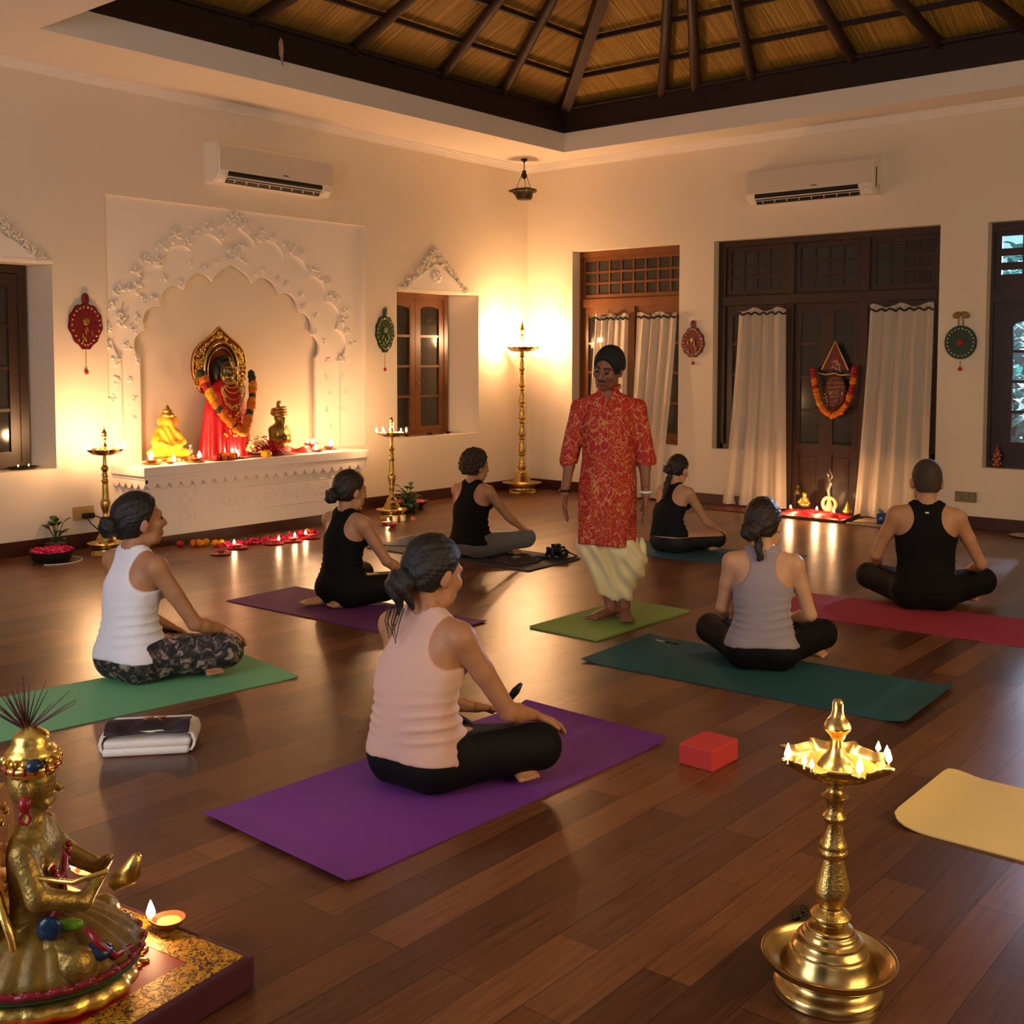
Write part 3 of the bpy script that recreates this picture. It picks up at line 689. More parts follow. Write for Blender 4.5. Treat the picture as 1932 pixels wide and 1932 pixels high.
# ------------------------------------------------------------------ altar plinth
pl = thing('altar_plinth', 'white carved plaster altar plinth below the arched niche', 'altar')
bm = BM(); box(bm, -5.755, -3.19, -.52, -.0005, .615, .695, .008); box(bm, -5.74, -3.205, -.505, -.0005, .585, .62, .006); obj('top_slab', bm, MT['stucco'], pl)
bm = BM(); n = 22
lp = [(-5.73, .59)]
for k in range(n):
    x0 = -5.73 + (2.52) * k / n; x1 = -5.73 + 2.52 * (k + 1) / n
    for j in range(7): t = j / 6; lp.append((x0 + (x1 - x0) * t, .555 - .05 * math.sin(PI * t) ** .7 + (0)))
lp.append((-3.21, .59)); prism(bm, lp, -.50, -.47, 'y')
lp = [(-.5, .59)] + [(-.5 + .5 * (k + t / 6) / 5, .555 - .05 * math.sin(PI * t / 6) ** .7) for k in range(5) for t in range(7)] + [(-.0005, .59)]
prism(bm, lp, -5.735, -5.71, 'x'); obj('scalloped_frieze', bm, MT['stucco'], pl)
bm = BM(); box(bm, -5.70, -3.24, -.46, -.0005, .085, .60, .004); obj('body', bm, MT['stucco'], pl)
bm = BM(); box(bm, -5.69, -3.25, -.45, -.0005, 0, .09); obj('kick_board', bm, MT['base'], pl)
bm = BM()
def ring(cx_, cz, r, y=-.461, rr=.0035): tube(bm, [(cx_ + r * math.cos(a * PI / 14), y, cz + r * math.sin(a * PI / 14)) for a in range(28)], rr, 6, closed=True)
x0, x1, zc, hh = -5.02, -3.52, .335, .105
pts = [(x0 + hh, zc - hh)] + [(x0 + hh - hh * math.sin(a * PI / 12), zc - hh * math.cos(a * PI / 12)) for a in range(1, 12)] + [(x0 + hh, zc + hh), (x1, zc + hh), (x1, zc - hh)]
tube(bm, [(x, -.461, z) for x, z in pts], .0045, 6, closed=True)
for k in range(6):
    c = x0 + .14 + k * .225; ring(c, zc, .082); ring(c, zc, .05)
    for j in range(6): a = j * PI / 3; ball(bm, (c + .03 * math.cos(a), -.461, zc + .03 * math.sin(a)), (.014, .006, .014), 8, 5)
    if k < 5: tube(bm, [(c + .112 + .02 * math.sin(t * 1.3), -.461, zc - .07 + t * .02) for t in range(8)], .0035, 6)
for xx in (-5.28, -3.42):
    tube(bm, [(xx - .09, -.461, .18), (xx + .06, -.461, .18), (xx + .06, -.461, .49), (xx - .09, -.461, .49)], .004, 6, closed=True)
    for j in range(9): ball(bm, (xx - .02 + .03 * math.sin(j * 1.4), -.461, .21 + j * .03), (.013, .006, .016), 8, 5)
obj('carved_panel', bm, MT['stucco'], pl, smooth=True)
# ------------------------------------------------------------------ flowers
def bloom_mesh(r, seed=0, key={}):
    if (r, seed) in key: return key[(r, seed)]
    bm = BM(); rg = random.Random(seed); u, v = 18, 10
    ball(bm, (0, 0, 0), (r, r, r * .78), u, v)
    for w in bm.verts:
        n = w.co.normalized(); w.co *= 1 + .14 * math.sin(9 * math.atan2(n.y, n.x) + 5 * n.z) * math.cos(7 * n.z + 2 * n.x) + rg.uniform(-.05, .05)
    me = bpy.data.meshes.new('marigold_bloom'); bm.to_mesh(me); bm.free(); me.polygons.foreach_set('use_smooth', [True] * len(me.polygons)); key[(r, seed)] = me; return me
def bloom(name, loc, r, mat, parent=None, seed=0, rot=0):
    me = bloom_mesh(r, seed).copy(); me.materials.clear(); me.materials.append(MT[mat])
    o = bpy.data.objects.new(name, me); COL.objects.link(o); o.location = loc; o.rotation_euler = (rot, rot * 1.7, rot * .6)
    if parent: o.parent = parent
    return o
def garland(name, label, pts, spec, r, loc=(0, 0, 0)):
    """spec: string of letters o/y/g/r along the path"""
    t = thing(name, label, 'garland', loc)
    P = [Vector(p) for p in pts]; seg = [(P[i + 1] - P[i]).length for i in range(len(P) - 1)]; tot = sum(seg); n = len(spec)
    for k, ch in enumerate(spec):
        d = tot * (k + .5) / n; i = 0
        while i < len(seg) - 1 and d > seg[i]: d -= seg[i]; i += 1
        p = P[i].lerp(P[i + 1], d / seg[i])
        nm, mt = {'o': ('marigold_bloom', 'mari_o'), 'y': ('marigold_bloom', 'mari_y'), 'g': ('leaf_tuft', 'leafd'), 'r': ('rose_bloom', 'redf')}[ch]
        rg = random.Random(k); bloom(nm, p + Vector((rg.uniform(-.1, .1) * r, 0, rg.uniform(-.1, .1) * r)), round(r * (1.0 if ch != 'g' else .9), 4), mt, t, k % 4, k * 1.3)
    return t
def petals(name, label, spots, mat, n, rr, h, size=.018, seed=1, cat='petals'):
    bm = BM(); rg = random.Random(seed)
    for (x, y, z, sx, sy) in spots:
        for k in range(n):
            a, d = rg.uniform(0, 2 * PI), math.sqrt(rg.random()); px, py = x + math.cos(a) * d * sx, y + math.sin(a) * d * sy; pz = z + h * rg.random() * (1 - d * .8)
            mm = Matrix.Translation((px, py, pz + .004)) @ Euler((rg.uniform(-.7, .7), rg.uniform(-.7, .7), rg.uniform(0, 6.3))).to_matrix().to_4x4()
            s = size * rg.uniform(.7, 1.2); vs = [bm.verts.new(mm @ Vector(q)) for q in ((-s, 0, 0), (-s * .3, -s * .6, .2 * s), (s * .7, -s * .5, .3 * s), (s, 0, .1 * s), (s * .7, s * .5, .3 * s), (-s * .3, s * .6, .2 * s))]
            bm.faces.new(vs)
    o = obj(name, bm, MT[mat]); tag(o, label, cat, kind='stuff'); return o
# ------------------------------------------------------------------ main deity on the altar
ZP = .695
D0 = (-4.70, -.20, ZP)
dt = thing('deity_statue', 'tall gilded deity statue in red robe before an arched halo on the altar', 'statue', D0)
def halo_loop(*_):
    h = smoothprof([(.20, .60), (.255, .68), (.29, .78), (.298, .86), (.285, .94), (.25, 1.01), (.19, 1.065), (.125, 1.11), (.07, 1.15), (.025, 1.19), (0, 1.215)], 3)
    return [(-x, z) for x, z in h] + [(x, z) for x, z in h[:-1]][::-1]
bm = BM(); hl = halo_loop(.30, .60, .88, 1.205); prism(bm, hl, .07, .10, 'y')
o = obj('halo', bm, M('halo_lacquer', '#a2501a', .4, .4, var=(40, .5), c2='#7a2412'), dt, auto=30)
bm = BM(); rg = random.Random(5)
for k in range(900):
    x, z = rg.uniform(-.28, .28), rg.uniform(.66, 1.17); lim = float(np.interp(abs(x), [0, .025, .07, .125, .19, .25, .285], [1.215, 1.19, 1.15, 1.11, 1.065, 1.01, .94]))
    if z > lim - .035 or math.hypot(x / .19, (z - .83) / .27) < 1: continue
    ball(bm, (x, .066, z), (rg.uniform(.006, .018), .008, rg.uniform(.006, .018)), 7, 5, Matrix.Rotation(rg.uniform(0, 3), 4, 'Y'))
tube(bm, [(x * .985, .068, z) for x, z in hl[1:-1]], .007, 6)
obj('halo_relief', bm, MT['gold'], o, smooth=True)
bm = BM(); tube(bm, [(.185 * math.sin(a), .05, .80 + .27 * math.cos(a)) for a in np.linspace(-2.3, 2.3, 30)], .016, 8); tube(bm, [(.15 * math.sin(a), .045, .79 + .23 * math.cos(a)) for a in np.linspace(-2.4, 2.4, 30)], .01, 8)
obj('inner_halo_ring', bm, MT['brass'], dt, smooth=True)
robe = S().fn(lambda P: (np.sqrt((P[:, 0] / np.interp(P[:, 2], [0, .15, .45, .62, .7, .74], [.27, .25, .215, .175, .10, .05])) ** 2 + (P[:, 1] / np.interp(P[:, 2], [0, .15, .45, .62, .7, .74], [.17, .15, .12, .10, .07, .04])) ** 2) - 1) * .10)
def robef(P):
    d = robe(P); a = np.arctan2(P[:, 1], P[:, 0]); d = d + .007 * np.sin(a * 17 + P[:, 2] * 4) * np.clip(1 - P[:, 2] / .6, .15, 1)
    return np.maximum(np.maximum(d, P[:, 2] - .74), .004 - P[:, 2])
sdf_obj('robe', robef, (-.3, -.2, -.02), (.3, .2, .78), .009, MT['silk'], dt)
hd = S().ell((0, -.03, .80), (.085, .08, .11), .02).cone((0, -.03, .68), (0, -.03, .75), .06, .05, .03).ell((0, -.10, .79), (.022, .025, .045), .02)
sdf_obj('face', hd, (-.12, -.15, .6), (.12, .08, .95), .007, M('dark_bronze', (.16, .11, .04), .3, .8), dt)
bm = BM(); ball(bm, (0, 0, .865), (.105, .075, .085)); ball(bm, (-.09, .0, .80), (.035, .05, .09)); ball(bm, (.09, .0, .80), (.035, .05, .09)); obj('headdress', bm, M('black_hair', '#0d0a09', .5), dt, smooth=True)
bm = BM()
ball(bm, (0, -.108, .835), (.07, .01, .014)); tube(bm, [(-.02, -.10, .93), (-.015, -.12, .88), (0, -.125, .83)], .009, 6); ball(bm, (.03, -.105, .80), (.05, .012, .028), 10, 6, Matrix.Rotation(.25, 4, 'Y')); ball(bm, (-.02, -.10, .745), (.05, .02, .032)); ball(bm, (0, -.09, .70), (.065, .03, .03))
for k in range(9): ball(bm, (-.08 + .02 * k, -.095 - .02 * math.sin(k * PI / 8), .715 - .02 * math.sin(k * PI / 8)), .011, 8, 6)
obj('gilded_ornaments', bm, MT['brass'], dt, smooth=True)
bm = BM()
for w, zb, y in ((.11, .54, -.115), (.085, .60, -.11), (.13, .45, -.125), (.06, .65, -.1)):
    tube(bm, [(w * math.sin(a), y - .02 * math.cos(a), zb + (.68 - zb) * (1 - math.cos(a))) for a in np.linspace(-1.5, 1.5, 24)], .007, 6)
for k in range(40): a = rg.uniform(-1.4, 1.4); ball(bm, (.12 * math.sin(a), -.14, .47 + .19 * (1 - math.cos(a)) + rg.uniform(-.02, .02)), rg.uniform(.007, .013), 7, 5)
for k in range(60): ball(bm, (rg.uniform(-.1, .17), -.13 - rg.uniform(0, .03), rg.uniform(.2, .46)), rg.uniform(.008, .018), 7, 5)
obj('necklaces', bm, MT['gold'], dt, smooth=True)
gp = [(-.31, -.06, .80), (-.29, -.11, .70), (-.25, -.14, .58), (-.19, -.17, .46), (-.11, -.19, .36), (-.03, -.205, .28), (.06, -.205, .23), (.10, -.20, .33), (.16, -.17, .44), (.21, -.13, .56), (.245, -.10, .68), (.25, -.07, .79)]
garland('flower_garland', 'long marigold and leaf garland draped over the tall statue on the altar', gp, 'ggoorryyyyooggoooooogooooooooooggooooggooyogggoo'[:46], .042, D0)
# flower heap and cloth at the statue's feet
def cloth(name, label, cx_, cy, z, sx, sy, h, mat, seed, cat='cloth', group=None, n=40, rz=0, fold=9):
    rg = np.random.RandomState(seed); V = []; ph = rg.uniform(0, 6, 6)
    for i in range(n + 1):
        for j in range(n + 1):
            u, v = i / n * 2 - 1, j / n * 2 - 1; r = (abs(u) ** 3 + abs(v) ** 3) ** (1 / 3)
            ee = 1 + .12 * math.sin(3 * math.atan2(v, u) + ph[0]) + .08 * math.sin(5 * math.atan2(v, u) + ph[1])
            zz = h * max(0, 1 - r ** 3) * (.55 + .25 * math.sin(fold * u + 3 * math.sin(2 * v + ph[2]) + ph[3]) + .2 * math.sin(fold * .8 * v + 2 * u + ph[4]))
            x, y = u * sx * ee, v * sy * ee
            V.append((cx_ + x * math.cos(rz) - y * math.sin(rz), cy + x * math.sin(rz) + y * math.cos(rz), z + .006 + max(0, zz)))
    F = [(i * (n + 1) + j, (i + 1) * (n + 1) + j, (i + 1) * (n + 1) + j + 1, i * (n + 1) + j + 1) for i in range(n) for j in range(n)]
    o = pyobj(name, V, F, MT[mat], None, True); md = o.modifiers.new('t', 'SOLIDIFY'); md.thickness = .005; md.offset = -1
    return tag(o, label, cat, group)
cloth('altar_cloth', 'dark red cloth spread under the tall statue on the altar', -4.62, -.26, ZP, .36, .17, .03, 'crimson', 1)
cloth('folded_cloth', 'bright red crumpled cloth under the turbaned bust on the altar', -3.98, -.22, ZP, .30, .14, .07, 'silk', 2, fold=6)
cloth('folded_cloth', 'dark red crumpled cloth between the tall statue and the turbaned bust', -4.24, -.33, ZP, .20, .09, .06, 'crimson', 4, fold=6)
petals('petal_heap', 'heap of pink and cream petals at the feet of the tall statue', [(-4.36, -.34, ZP + .05, .15, .08), (-4.30, -.30, ZP + .04, .18, .08)], 'redp', 150, .1, .16, .018, 4)
petals('petal_heap', 'cream and gold petals on the front of the red statue robe', [(-4.56, -.40, ZP + .05, .05, .03), (-4.46, -.37, ZP + .10, .08, .04)], 'cream', 60, .1, .16, .018, 5)
for k, (x, y, m, lab) in enumerate([(-4.42, -.44, 'mari_y', 'yellow marigold lying before the petal heap at the statue feet'), (-4.83, -.38, 'mari_o', None), (-4.88, -.42, 'mari_o', None), (-4.93, -.40, 'redf', None), (-4.79, -.42, 'mari_o', None), (-4.86, -.36, 'redf', None), (-4.97, -.43, 'redf', None), (-4.75, -.40, 'redf', None)]):
    o = bloom('marigold' if m != 'redf' else 'red_flower', (x, y, ZP + .03), .034 if k else .05, m, None, k % 4, k)
    tag(o, lab or ('orange marigold in the loose flowers left of the red robe on altar' if m == 'mari_o' else 'small red flower in the loose flowers left of the red robe on altar'), 'flower', None if lab else ('orange marigolds on the altar edge' if m == 'mari_o' else 'red flowers on the altar edge'))
# ------------------------------------------------------------------ small idol left: seated figure in yellow
it = thing('seated_idol', 'small golden seated idol wrapped in yellow cloth on the altar left side', 'statue', (-5.27, -.12, ZP), R(-20))
MT['yellow'] = M('yellow_silk', '#f0a818', .5, sheen=.2, bump=(30, .3, .01))
bm = BM(); lathe(bm, [(0, 0), (.15, 0), (.165, .012), (.16, .03), (.14, .036), (.13, .05), (0, .05)], 32, sy=.75); obj('base', bm, MT['brass'], it, auto=40)
body = S().ell((0, 0, .11), (.14, .10, .055), .03).cone((0, .0, .1), (0, .01, .28), .085, .07, .04).cone((-.07, 0, .27), (-.12, -.05, .17), .035, .028, .03).cone((-.12, -.05, .17), (-.02, -.1, .15), .028, .02, .02).cone((.07, 0, .27), (.13, -.04, .18), .035, .028, .03).cone((.13, -.04, .18), (.05, -.10, .14), .028, .02, .02).cone((-.03, -.04, .09), (.15, -.06, .08), .045, .035, .03).cone((.03, -.05, .09), (-.15, -.06, .08), .045, .035, .03)
def bodyf(P): return body(P) + .005 * np.sin(P[:, 2] * 60 + P[:, 0] * 50 + 4 * np.sin(P[:, 0] * 20)) - .002
sdf_obj('yellow_robe', bodyf, (-.22, -.18, .03), (.22, .15, .36), .007, MT['yellow'], it)
hdf = S().ell((.01, -.01, .36), (.055, .055, .065), .02).cone((.02, -.06, .36), (.045, -.085, .28), .025, .015, .02).ell((-.055, .0, .36), (.03, .012, .045), .01).ell((.075, .0, .36), (.03, .012, .045), .01)
sdf_obj('head', hdf, (-.12, -.13, .25), (.14, .08, .46), .006, MT['yellow'], it)
bm = BM(); lathe(bm, smoothprof([(.055, .40), (.06, .42), (.04, .44), (.042, .455), (.022, .475), (.012, .495), (0, .51)], 3), 20, loc=(.01, 0, 0)); obj('crown', bm, MT['gold'], it, smooth=True)
# white glass beside idol
bm = BM(); lathe(bm, [(0, 0), (.02, 0), (.022, .03), (.012, .045), (.012, .06), (.02, .062), (.02, .075), (0, .075)], 16); tag(obj('milk_bottle', bm, MT['white'], smooth=False, loc=(-5.04, -.14, ZP + .06)), 'tiny white capped bottle between the yellow idol and red robe', 'bottle')
bm = BM(); lathe(bm, [(0, 0), (.07, 0), (.075, .05), (.06, .056), (0, .056)], 20); tag(obj('brass_stand', bm, MT['brass'], auto=40, loc=(-5.04, -.14, ZP + .002)), 'low brass stand under the tiny white bottle on the altar', 'stand')
# turbaned bust right
bt = thing('bust_statue', 'small bearded golden bust with turban and folded arms on the altar right side', 'statue', (-4.05, -.16, ZP + .055), R(10))
bb = S().cone((0, 0, .03), (0, 0, .16), .09, .085, .03).cone((-.075, 0, .17), (-.105, -.03, .08), .05, .042, .03).cone((.075, 0, .17), (.105, -.03, .08), .05, .042, .03).cone((-.105, -.03, .08), (.03, -.1, .085), .036, .028, .02).cone((.105, -.03, .08), (-.03, -.11, .10), .036, .028, .02).cone((0, 0, .18), (0, 0, .24), .04, .035, .02)
sdf_obj('torso', lambda P: np.maximum(bb(P), -P[:, 2]), (-.18, -.17, -.01), (.18, .13, .28), .006, MT['goldfig'], bt)
hb = S().ell((0, -.01, .30), (.05, .055, .065), .02).cone((0, -.055, .27), (0, -.06, .19), .03, .012, .02).ell((0, -.065, .30), (.012, .015, .022), .01)
sdf_obj('bearded_head', hb, (-.09, -.12, .16), (.09, .08, .38), .005, MT['goldfig'], bt)
bm = BM()
for k in range(4): tube(bm, [(.062 * math.cos(a), -.005 + .062 * math.sin(a), .325 + .018 * k + .012 * math.sin(a + k)) for a in np.linspace(0, 2 * PI, 20)[:-1]], .02 - .002 * k, 8, closed=True)
tube(bm, [(-.02, -.02, .385), (-.03, -.02, .42), (-.02, -.02, .445), (.0, -.02, .45), (.005, -.02, .43)], [.018, .016, .014, .012, .008], 8)
obj('turban', bm, M('old_copper', (.42, .22, .07), .35, .8), bt, smooth=True)
# altar lamps
LAB = [('clay lamp with two petals burning at the left end of the altar front', -5.40, -.36, .8), ('clay lamp on a small brass tray before the yellow idol', -5.16, -.38, 1.1), ('clay lamp in the brass tray nearest the altar left corner', -5.52, -.27, 1.2),
       ('clay lamp burning in front of the red robe among loose flowers', -4.69, -.42, .8), ('low clay lamp at the altar right part below the raised red lamp', -3.72, -.36, .9), ('large clay lamp with a tall flame nearest the altar right end', -3.47, -.22, 1.2)]
for k, (lab, x, y, s) in enumerate(LAB):
    if s > 1:
        bm = BM(); lathe(bm, [(0, 0), (.06, 0), (.085, .008), (.088, .012), (.06, .006), (0, .004)], 28); tag(obj('lamp_tray', bm, MT['brass'], auto=40, loc=(x, y, ZP + .001)), ['', 'shallow brass tray under the clay lamp before the yellow idol', 'shallow brass tray under the clay lamp at the altar left corner', '', '', 'shallow brass tray under the large clay lamp at altar right end'][k], 'tray')
    diya(lab, (x, y, ZP + (.007 if s > 1 else .001)), k * 1.1 + R(-60), s, .08 if s >= 1.2 else .065, fr=.015, power=4.4 if s > 1.1 else 2.7)
st = thing('lamp_stand', 'small red footed stand holding a flame at the altar right side', 'stand', (-3.71, -.24, ZP))
bm = BM(); lathe(bm, smoothprof([(0, 0), (.035, 0), (.03, .01), (.01, .02), (.009, .05), (.03, .06), (.065, .07), (.07, .082), (.055, .078), (0, .07)], 2), 24); obj('pedestal', bm, M('red_lacquer', '#8c1a12', .4), st, auto=50)
for a in (0, 2.2, 4.2): flame(st, (.035 * math.cos(a), .035 * math.sin(a), .08), .045, .009)
point('flame_light', (0, 0, .15), 4.6, r=.02, parent=st)
bloom('orange_bloom', (-5.34, -.28, ZP + .03), .03, 'mari_y').location.z += 0; tag(bpy.data.objects['orange_bloom'], 'yellow bloom between the clay lamps at the altar left end', 'flower')
# ------------------------------------------------------------------ floor row of lamps and petals before the altar
for k, (x, y, lit, lab) in enumerate([(-5.47, -1.18, 0, 'unlit red dish nearest the seated woman in white'), (-5.205, -1.048, 1, 'red dish lamp with flame, second from the left in the altar row'), (-4.93, -.90, 0, 'red dish with a white wick set back in the altar row'), (-4.86, -1.10, 1, 'red dish lamp with flame in the middle of the altar row'), (-4.67, -1.12, 1, 'dark dish lamp with round flame beside the middle red dish'), (-4.447, -1.09, 1, 'red dish lamp with flame next to the seated woman in black')]):
    t = diya(lab, (x, y, .012), k * 1.7, .95, .04 if lit else 0, 'red' if k != 4 else 'clay', fr=.012, power=.7, name='dish_lamp')
    bm = BM(); lathe(bm, [(0, -.012), (.05, -.012), (.085, -.004), (.088, -.001), (.06, -.006), (0, -.008)], 28); obj('saucer', bm, M('red_glaze', '#9c1020', .25) if 'red_glaze' not in bpy.data.materials else bpy.data.materials['red_glaze'], t, auto=50)
petals('rose_petals', 'line of deep pink rose petals behind the dish lamps before the altar', [(-5.22 + .13 * k, -.93 - .012 * (k % 3), .004, .10, .06) for k in range(8)], 'pinkp', 60, .1, .05, .016, 7)
petals('rose_petals', 'line of yellow green petals behind the rose petals before the altar', [(-5.20 + .12 * k, -.80 + .015 * (k % 2), .004, .08, .035) for k in range(9)], 'leafy', 22, .1, .03, .014, 9)
for k, (x, y, m) in enumerate([(-5.47, -.60, 'redf'), (-5.38, -.66, 'mari_o'), (-5.33, -.67, 'mari_y'), (-5.28, -.70, 'mari_y'), (-5.35, -.72, 'mari_o'), (-5.26, -.80, 'mari_o'), (-5.21, -.82, 'mari_y'), (-4.30, -.95, 'redf'), (-4.34, -.92, 'mari_y'), (-4.38, -.94, 'redf'), (-4.43, -.93, 'redf')]):
    o = bloom('floor_flower', (x, y, .028), .032, m, None, k % 4, k)
    c = {'redf': 'red', 'mari_o': 'orange', 'mari_y': 'yellow'}[m]
    left = k < 7
    lab = f'{c} flower on the floor between the woman in white and the dish lamps' if left else f'{c} flower on the floor beside the back of the woman in black'
    tag(o, lab, 'flower', f'{c} flowers {"left" if left else "right"} of the lamp row')
# candles at the right lamp
for k, (x, y, m, lab) in enumerate([(-3.20, -.90, 'cream', 'left cream candle at the foot of the right altar lamp'), (-3.12, -.93, 'cream', 'cream candle beside the pink one at the foot of right altar lamp'), (-3.02, -.98, 'pinkw', 'pink tealight on the floor right of the two cream candles')]):
    if m == 'pinkw' and m not in MT: MT[m] = M('pink_wax', '#e08070', .5)
    t = thing('candle', lab, 'candle', (x, y, 0))
    h = .055 if k < 2 else .03; bm = BM(); lathe(bm, [(0, 0), (.028, 0), (.03, h), (.026, h), (0, h - .005)], 20); obj('wax', bm, MT[m], t, auto=40)
    bm = BM(); tube(bm, [(0, 0, h - .006), (0, 0, h + .008)], .0015, 6); obj('wick', bm, MT['black'], t)
diya('red dish lamp with a flame in front of the cream candles', (-3.42, -1.0, .001), .4, 1.1, .034, 'red', name='dish_lamp', power=.6)
diya('unlit red dish beside the knee of the woman in black', (-3.50, -1.17, .001), 1.4, 1.2, 0, 'red', name='dish_lamp')
# ------------------------------------------------------------------ plants
def leafblade(bm, base, tip, w, droop=.1):
    b, t = Vector(base), Vector(tip); d = t - b; s = d.cross(Vector((0, 0, 1))).normalized() * w; up = Vector((0, 0, 1)); n = 6; L = []
    for i in range(n + 1):
        u = i / n; c = b + d * u + up * (droop * d.length * math.sin(PI * u)); ww = math.sin(PI * (u ** .75)) * .98 + .02
        L.append([bm.verts.new(c - s * ww + up * .25 * w * ww), bm.verts.new(c), bm.verts.new(c + s * ww + up * .25 * w * ww)])
    for A, B in zip(L[:-1], L[1:]):
        for k in (0, 1): bm.faces.new((A[k], A[k + 1], B[k + 1], B[k]))
def leaves(parent, name, c, n, rmin, rmax, zmin, zmax, w, mat, seed, stem=True):
    rg = random.Random(seed); bs = BM()
    for k in range(n):
        a = rg.uniform(0, 2 * PI); rr = rg.uniform(rmin, rmax); z = rg.uniform(zmin, zmax); j = Vector((c[0] + math.cos(a) * rr * .45, c[1] + math.sin(a) * rr * .45, c[2] + z * .8))
        bm = BM(); leafblade(bm, j, (c[0] + math.cos(a) * rr, c[1] + math.sin(a) * rr, c[2] + z), w * rg.uniform(.7, 1.2)); o = obj(name, bm, MT[mat], parent, smooth=True)
        md = o.modifiers.new('t', 'SOLIDIFY'); md.thickness = .0015
        tube(bs, [c, Vector(c).lerp(j, .5) + Vector((0, 0, .01)), j], .003, 6)
    obj('stems', bs, MT['leaf'], parent)
ub = thing('petal_bowl', 'black bowl heaped with pink petals on the floor beside the left altar lamp', 'bowl', (-6.52, -.40, 0))
bm = BM(); lathe(bm, [(0, 0), (.13, 0), (.15, .03), (.165, .075), (.168, .085), (.158, .083), (.14, .05), (0, .05)], 40); obj('bowl', bm, M('black_stoneware', '#16120f', .5), ub, auto=40)
bm = BM(); ball(bm, (0, 0, .075), (.15, .15, .035), 24, 10); obj('petal_mound', bm, MT['pinkp'], ub, smooth=True)
o = petals('petal_layer', 'x', [(0, 0, .085, .16, .16)], 'pinkp', 260, .1, .03, .016, 3); o.parent = ub
for k_ in ('label', 'category'): del o[k_]
bm = BM(); tube(bm, [(.20 * math.cos(a), .20 * math.sin(a), .004) for a in np.linspace(-2.5, .9, 24)], .004, 6); tag(obj('white_string', bm, MT['white'], loc=(-6.5, -.42, 0)), 'thin white cord lying on the floor around the pink petal bowl', 'cord')
pt = thing('potted_plant', 'small green plant in dark pot behind the pink petal bowl', 'plant', (-6.36, -.17, 0))
bm = BM(); lathe(bm, [(0, 0), (.07, 0), (.09, .1), (.085, .1), (0, .09)], 24); obj('pot', bm, MT['black'], pt, auto=40)
leaves(pt, 'leaf', (0, 0, .1), 16, .06, .17, .04, .22, .028, 'leaf', 5)
gp_ = thing('potted_plant', 'leafy green plant in a glass bowl right of the right altar lamp', 'plant', (-2.62, -.52, 0))
bm = BM(); lathe(bm, [(0, 0), (.07, 0), (.10, .05), (.10, .09), (.08, .13), (.075, .13), (.09, .09), (0, .02)], 28); obj('glass_bowl', bm, M('green_glass', '#1d3a14', .08, spec=.8), gp_, smooth=True)
leaves(gp_, 'leaf', (0, 0, .11), 22, .08, .2, .02, .2, .032, 'leaf', 8)
rb = thing('urli_bowl', 'wide dark bowl with red petals behind the plant near the right altar lamp', 'bowl', (-2.38, -.30, 0))
bm = BM(); lathe(bm, [(0, 0), (.12, 0), (.17, .06), (.20, .075), (.2, .082), (.16, .07), (0, .05)], 36); obj('bowl', bm, M('dark_bronze_bowl', '#3a2418', .4, .6), rb, auto=40)
bm = BM(); ball(bm, (0, 0, .07), (.16, .16, .02), 24, 8); obj('red_petal_layer', bm, MT['redp'], rb, smooth=True)
# ------------------------------------------------------------------ sockets, switches, cables
def wallplate(label, loc, w, h, axis, col, mods, name):
    t = thing(name, label, 'socket' if 'socket' in name else 'switch', loc)
    bm = BM(); m = M(name + '_plastic', col, .4)
    if axis == 'y': box(bm, -w / 2, w / 2, -.012, 0, -h / 2, h / 2, .004)
    else: box(bm, -.012, 0, -w / 2, w / 2, -h / 2, h / 2, .004)
    obj('plate', bm, m, t)
    for k in range(mods):
        u = -w / 2 + w * (k + .5) / mods; bm = BM()
        if axis == 'y': box(bm, u - w / mods * .36, u + w / mods * .36, -.018, -.01, -h * .3, h * .3, .003)
        else: box(bm, -.018, -.01, u - w / mods * .36, u + w / mods * .36, -h * .3, h * .3, .003)
        obj('module', bm, m, t)
    return t
wallplate('beige wall socket with two black plugs left of the altar', (-6.02, 0, .297), .19, .115, 'y', '#b8935c', 2, 'wall_socket')
wallplate('olive grey switch plate low on the door wall behind man in black', (0, -5.40, .30), .2, .1, 'x', '#7d7350', 3, 'switch_plate')
for k, x in enumerate((-6.02, -5.965)):
    t = thing('power_plug', ['left black plug in the beige wall socket', 'right black plug in the beige wall socket'][k], 'plug', (x, -.018, .275))
    bm = BM(); box(bm, -.024, .024, -.04, 0, -.022, .022, .008); obj('plug_body', bm, MT['black'], t)
    bm = BM()
    tube(bm, [[(0, -.04, -.01), (.02, -.07, -.06), (.12, -.08, -.16), (.22, -.12, -.24), (.26, -.16, -.268)], [(.01, -.04, 0), (.05, -.07, -.02), (.13, -.06, -.045), (.2, -.10, -.10), (.26, -.16, -.15), (.24, -.25, -.25)]][k], .005, 6); obj('cable', bm, MT['black'], t, smooth=True)
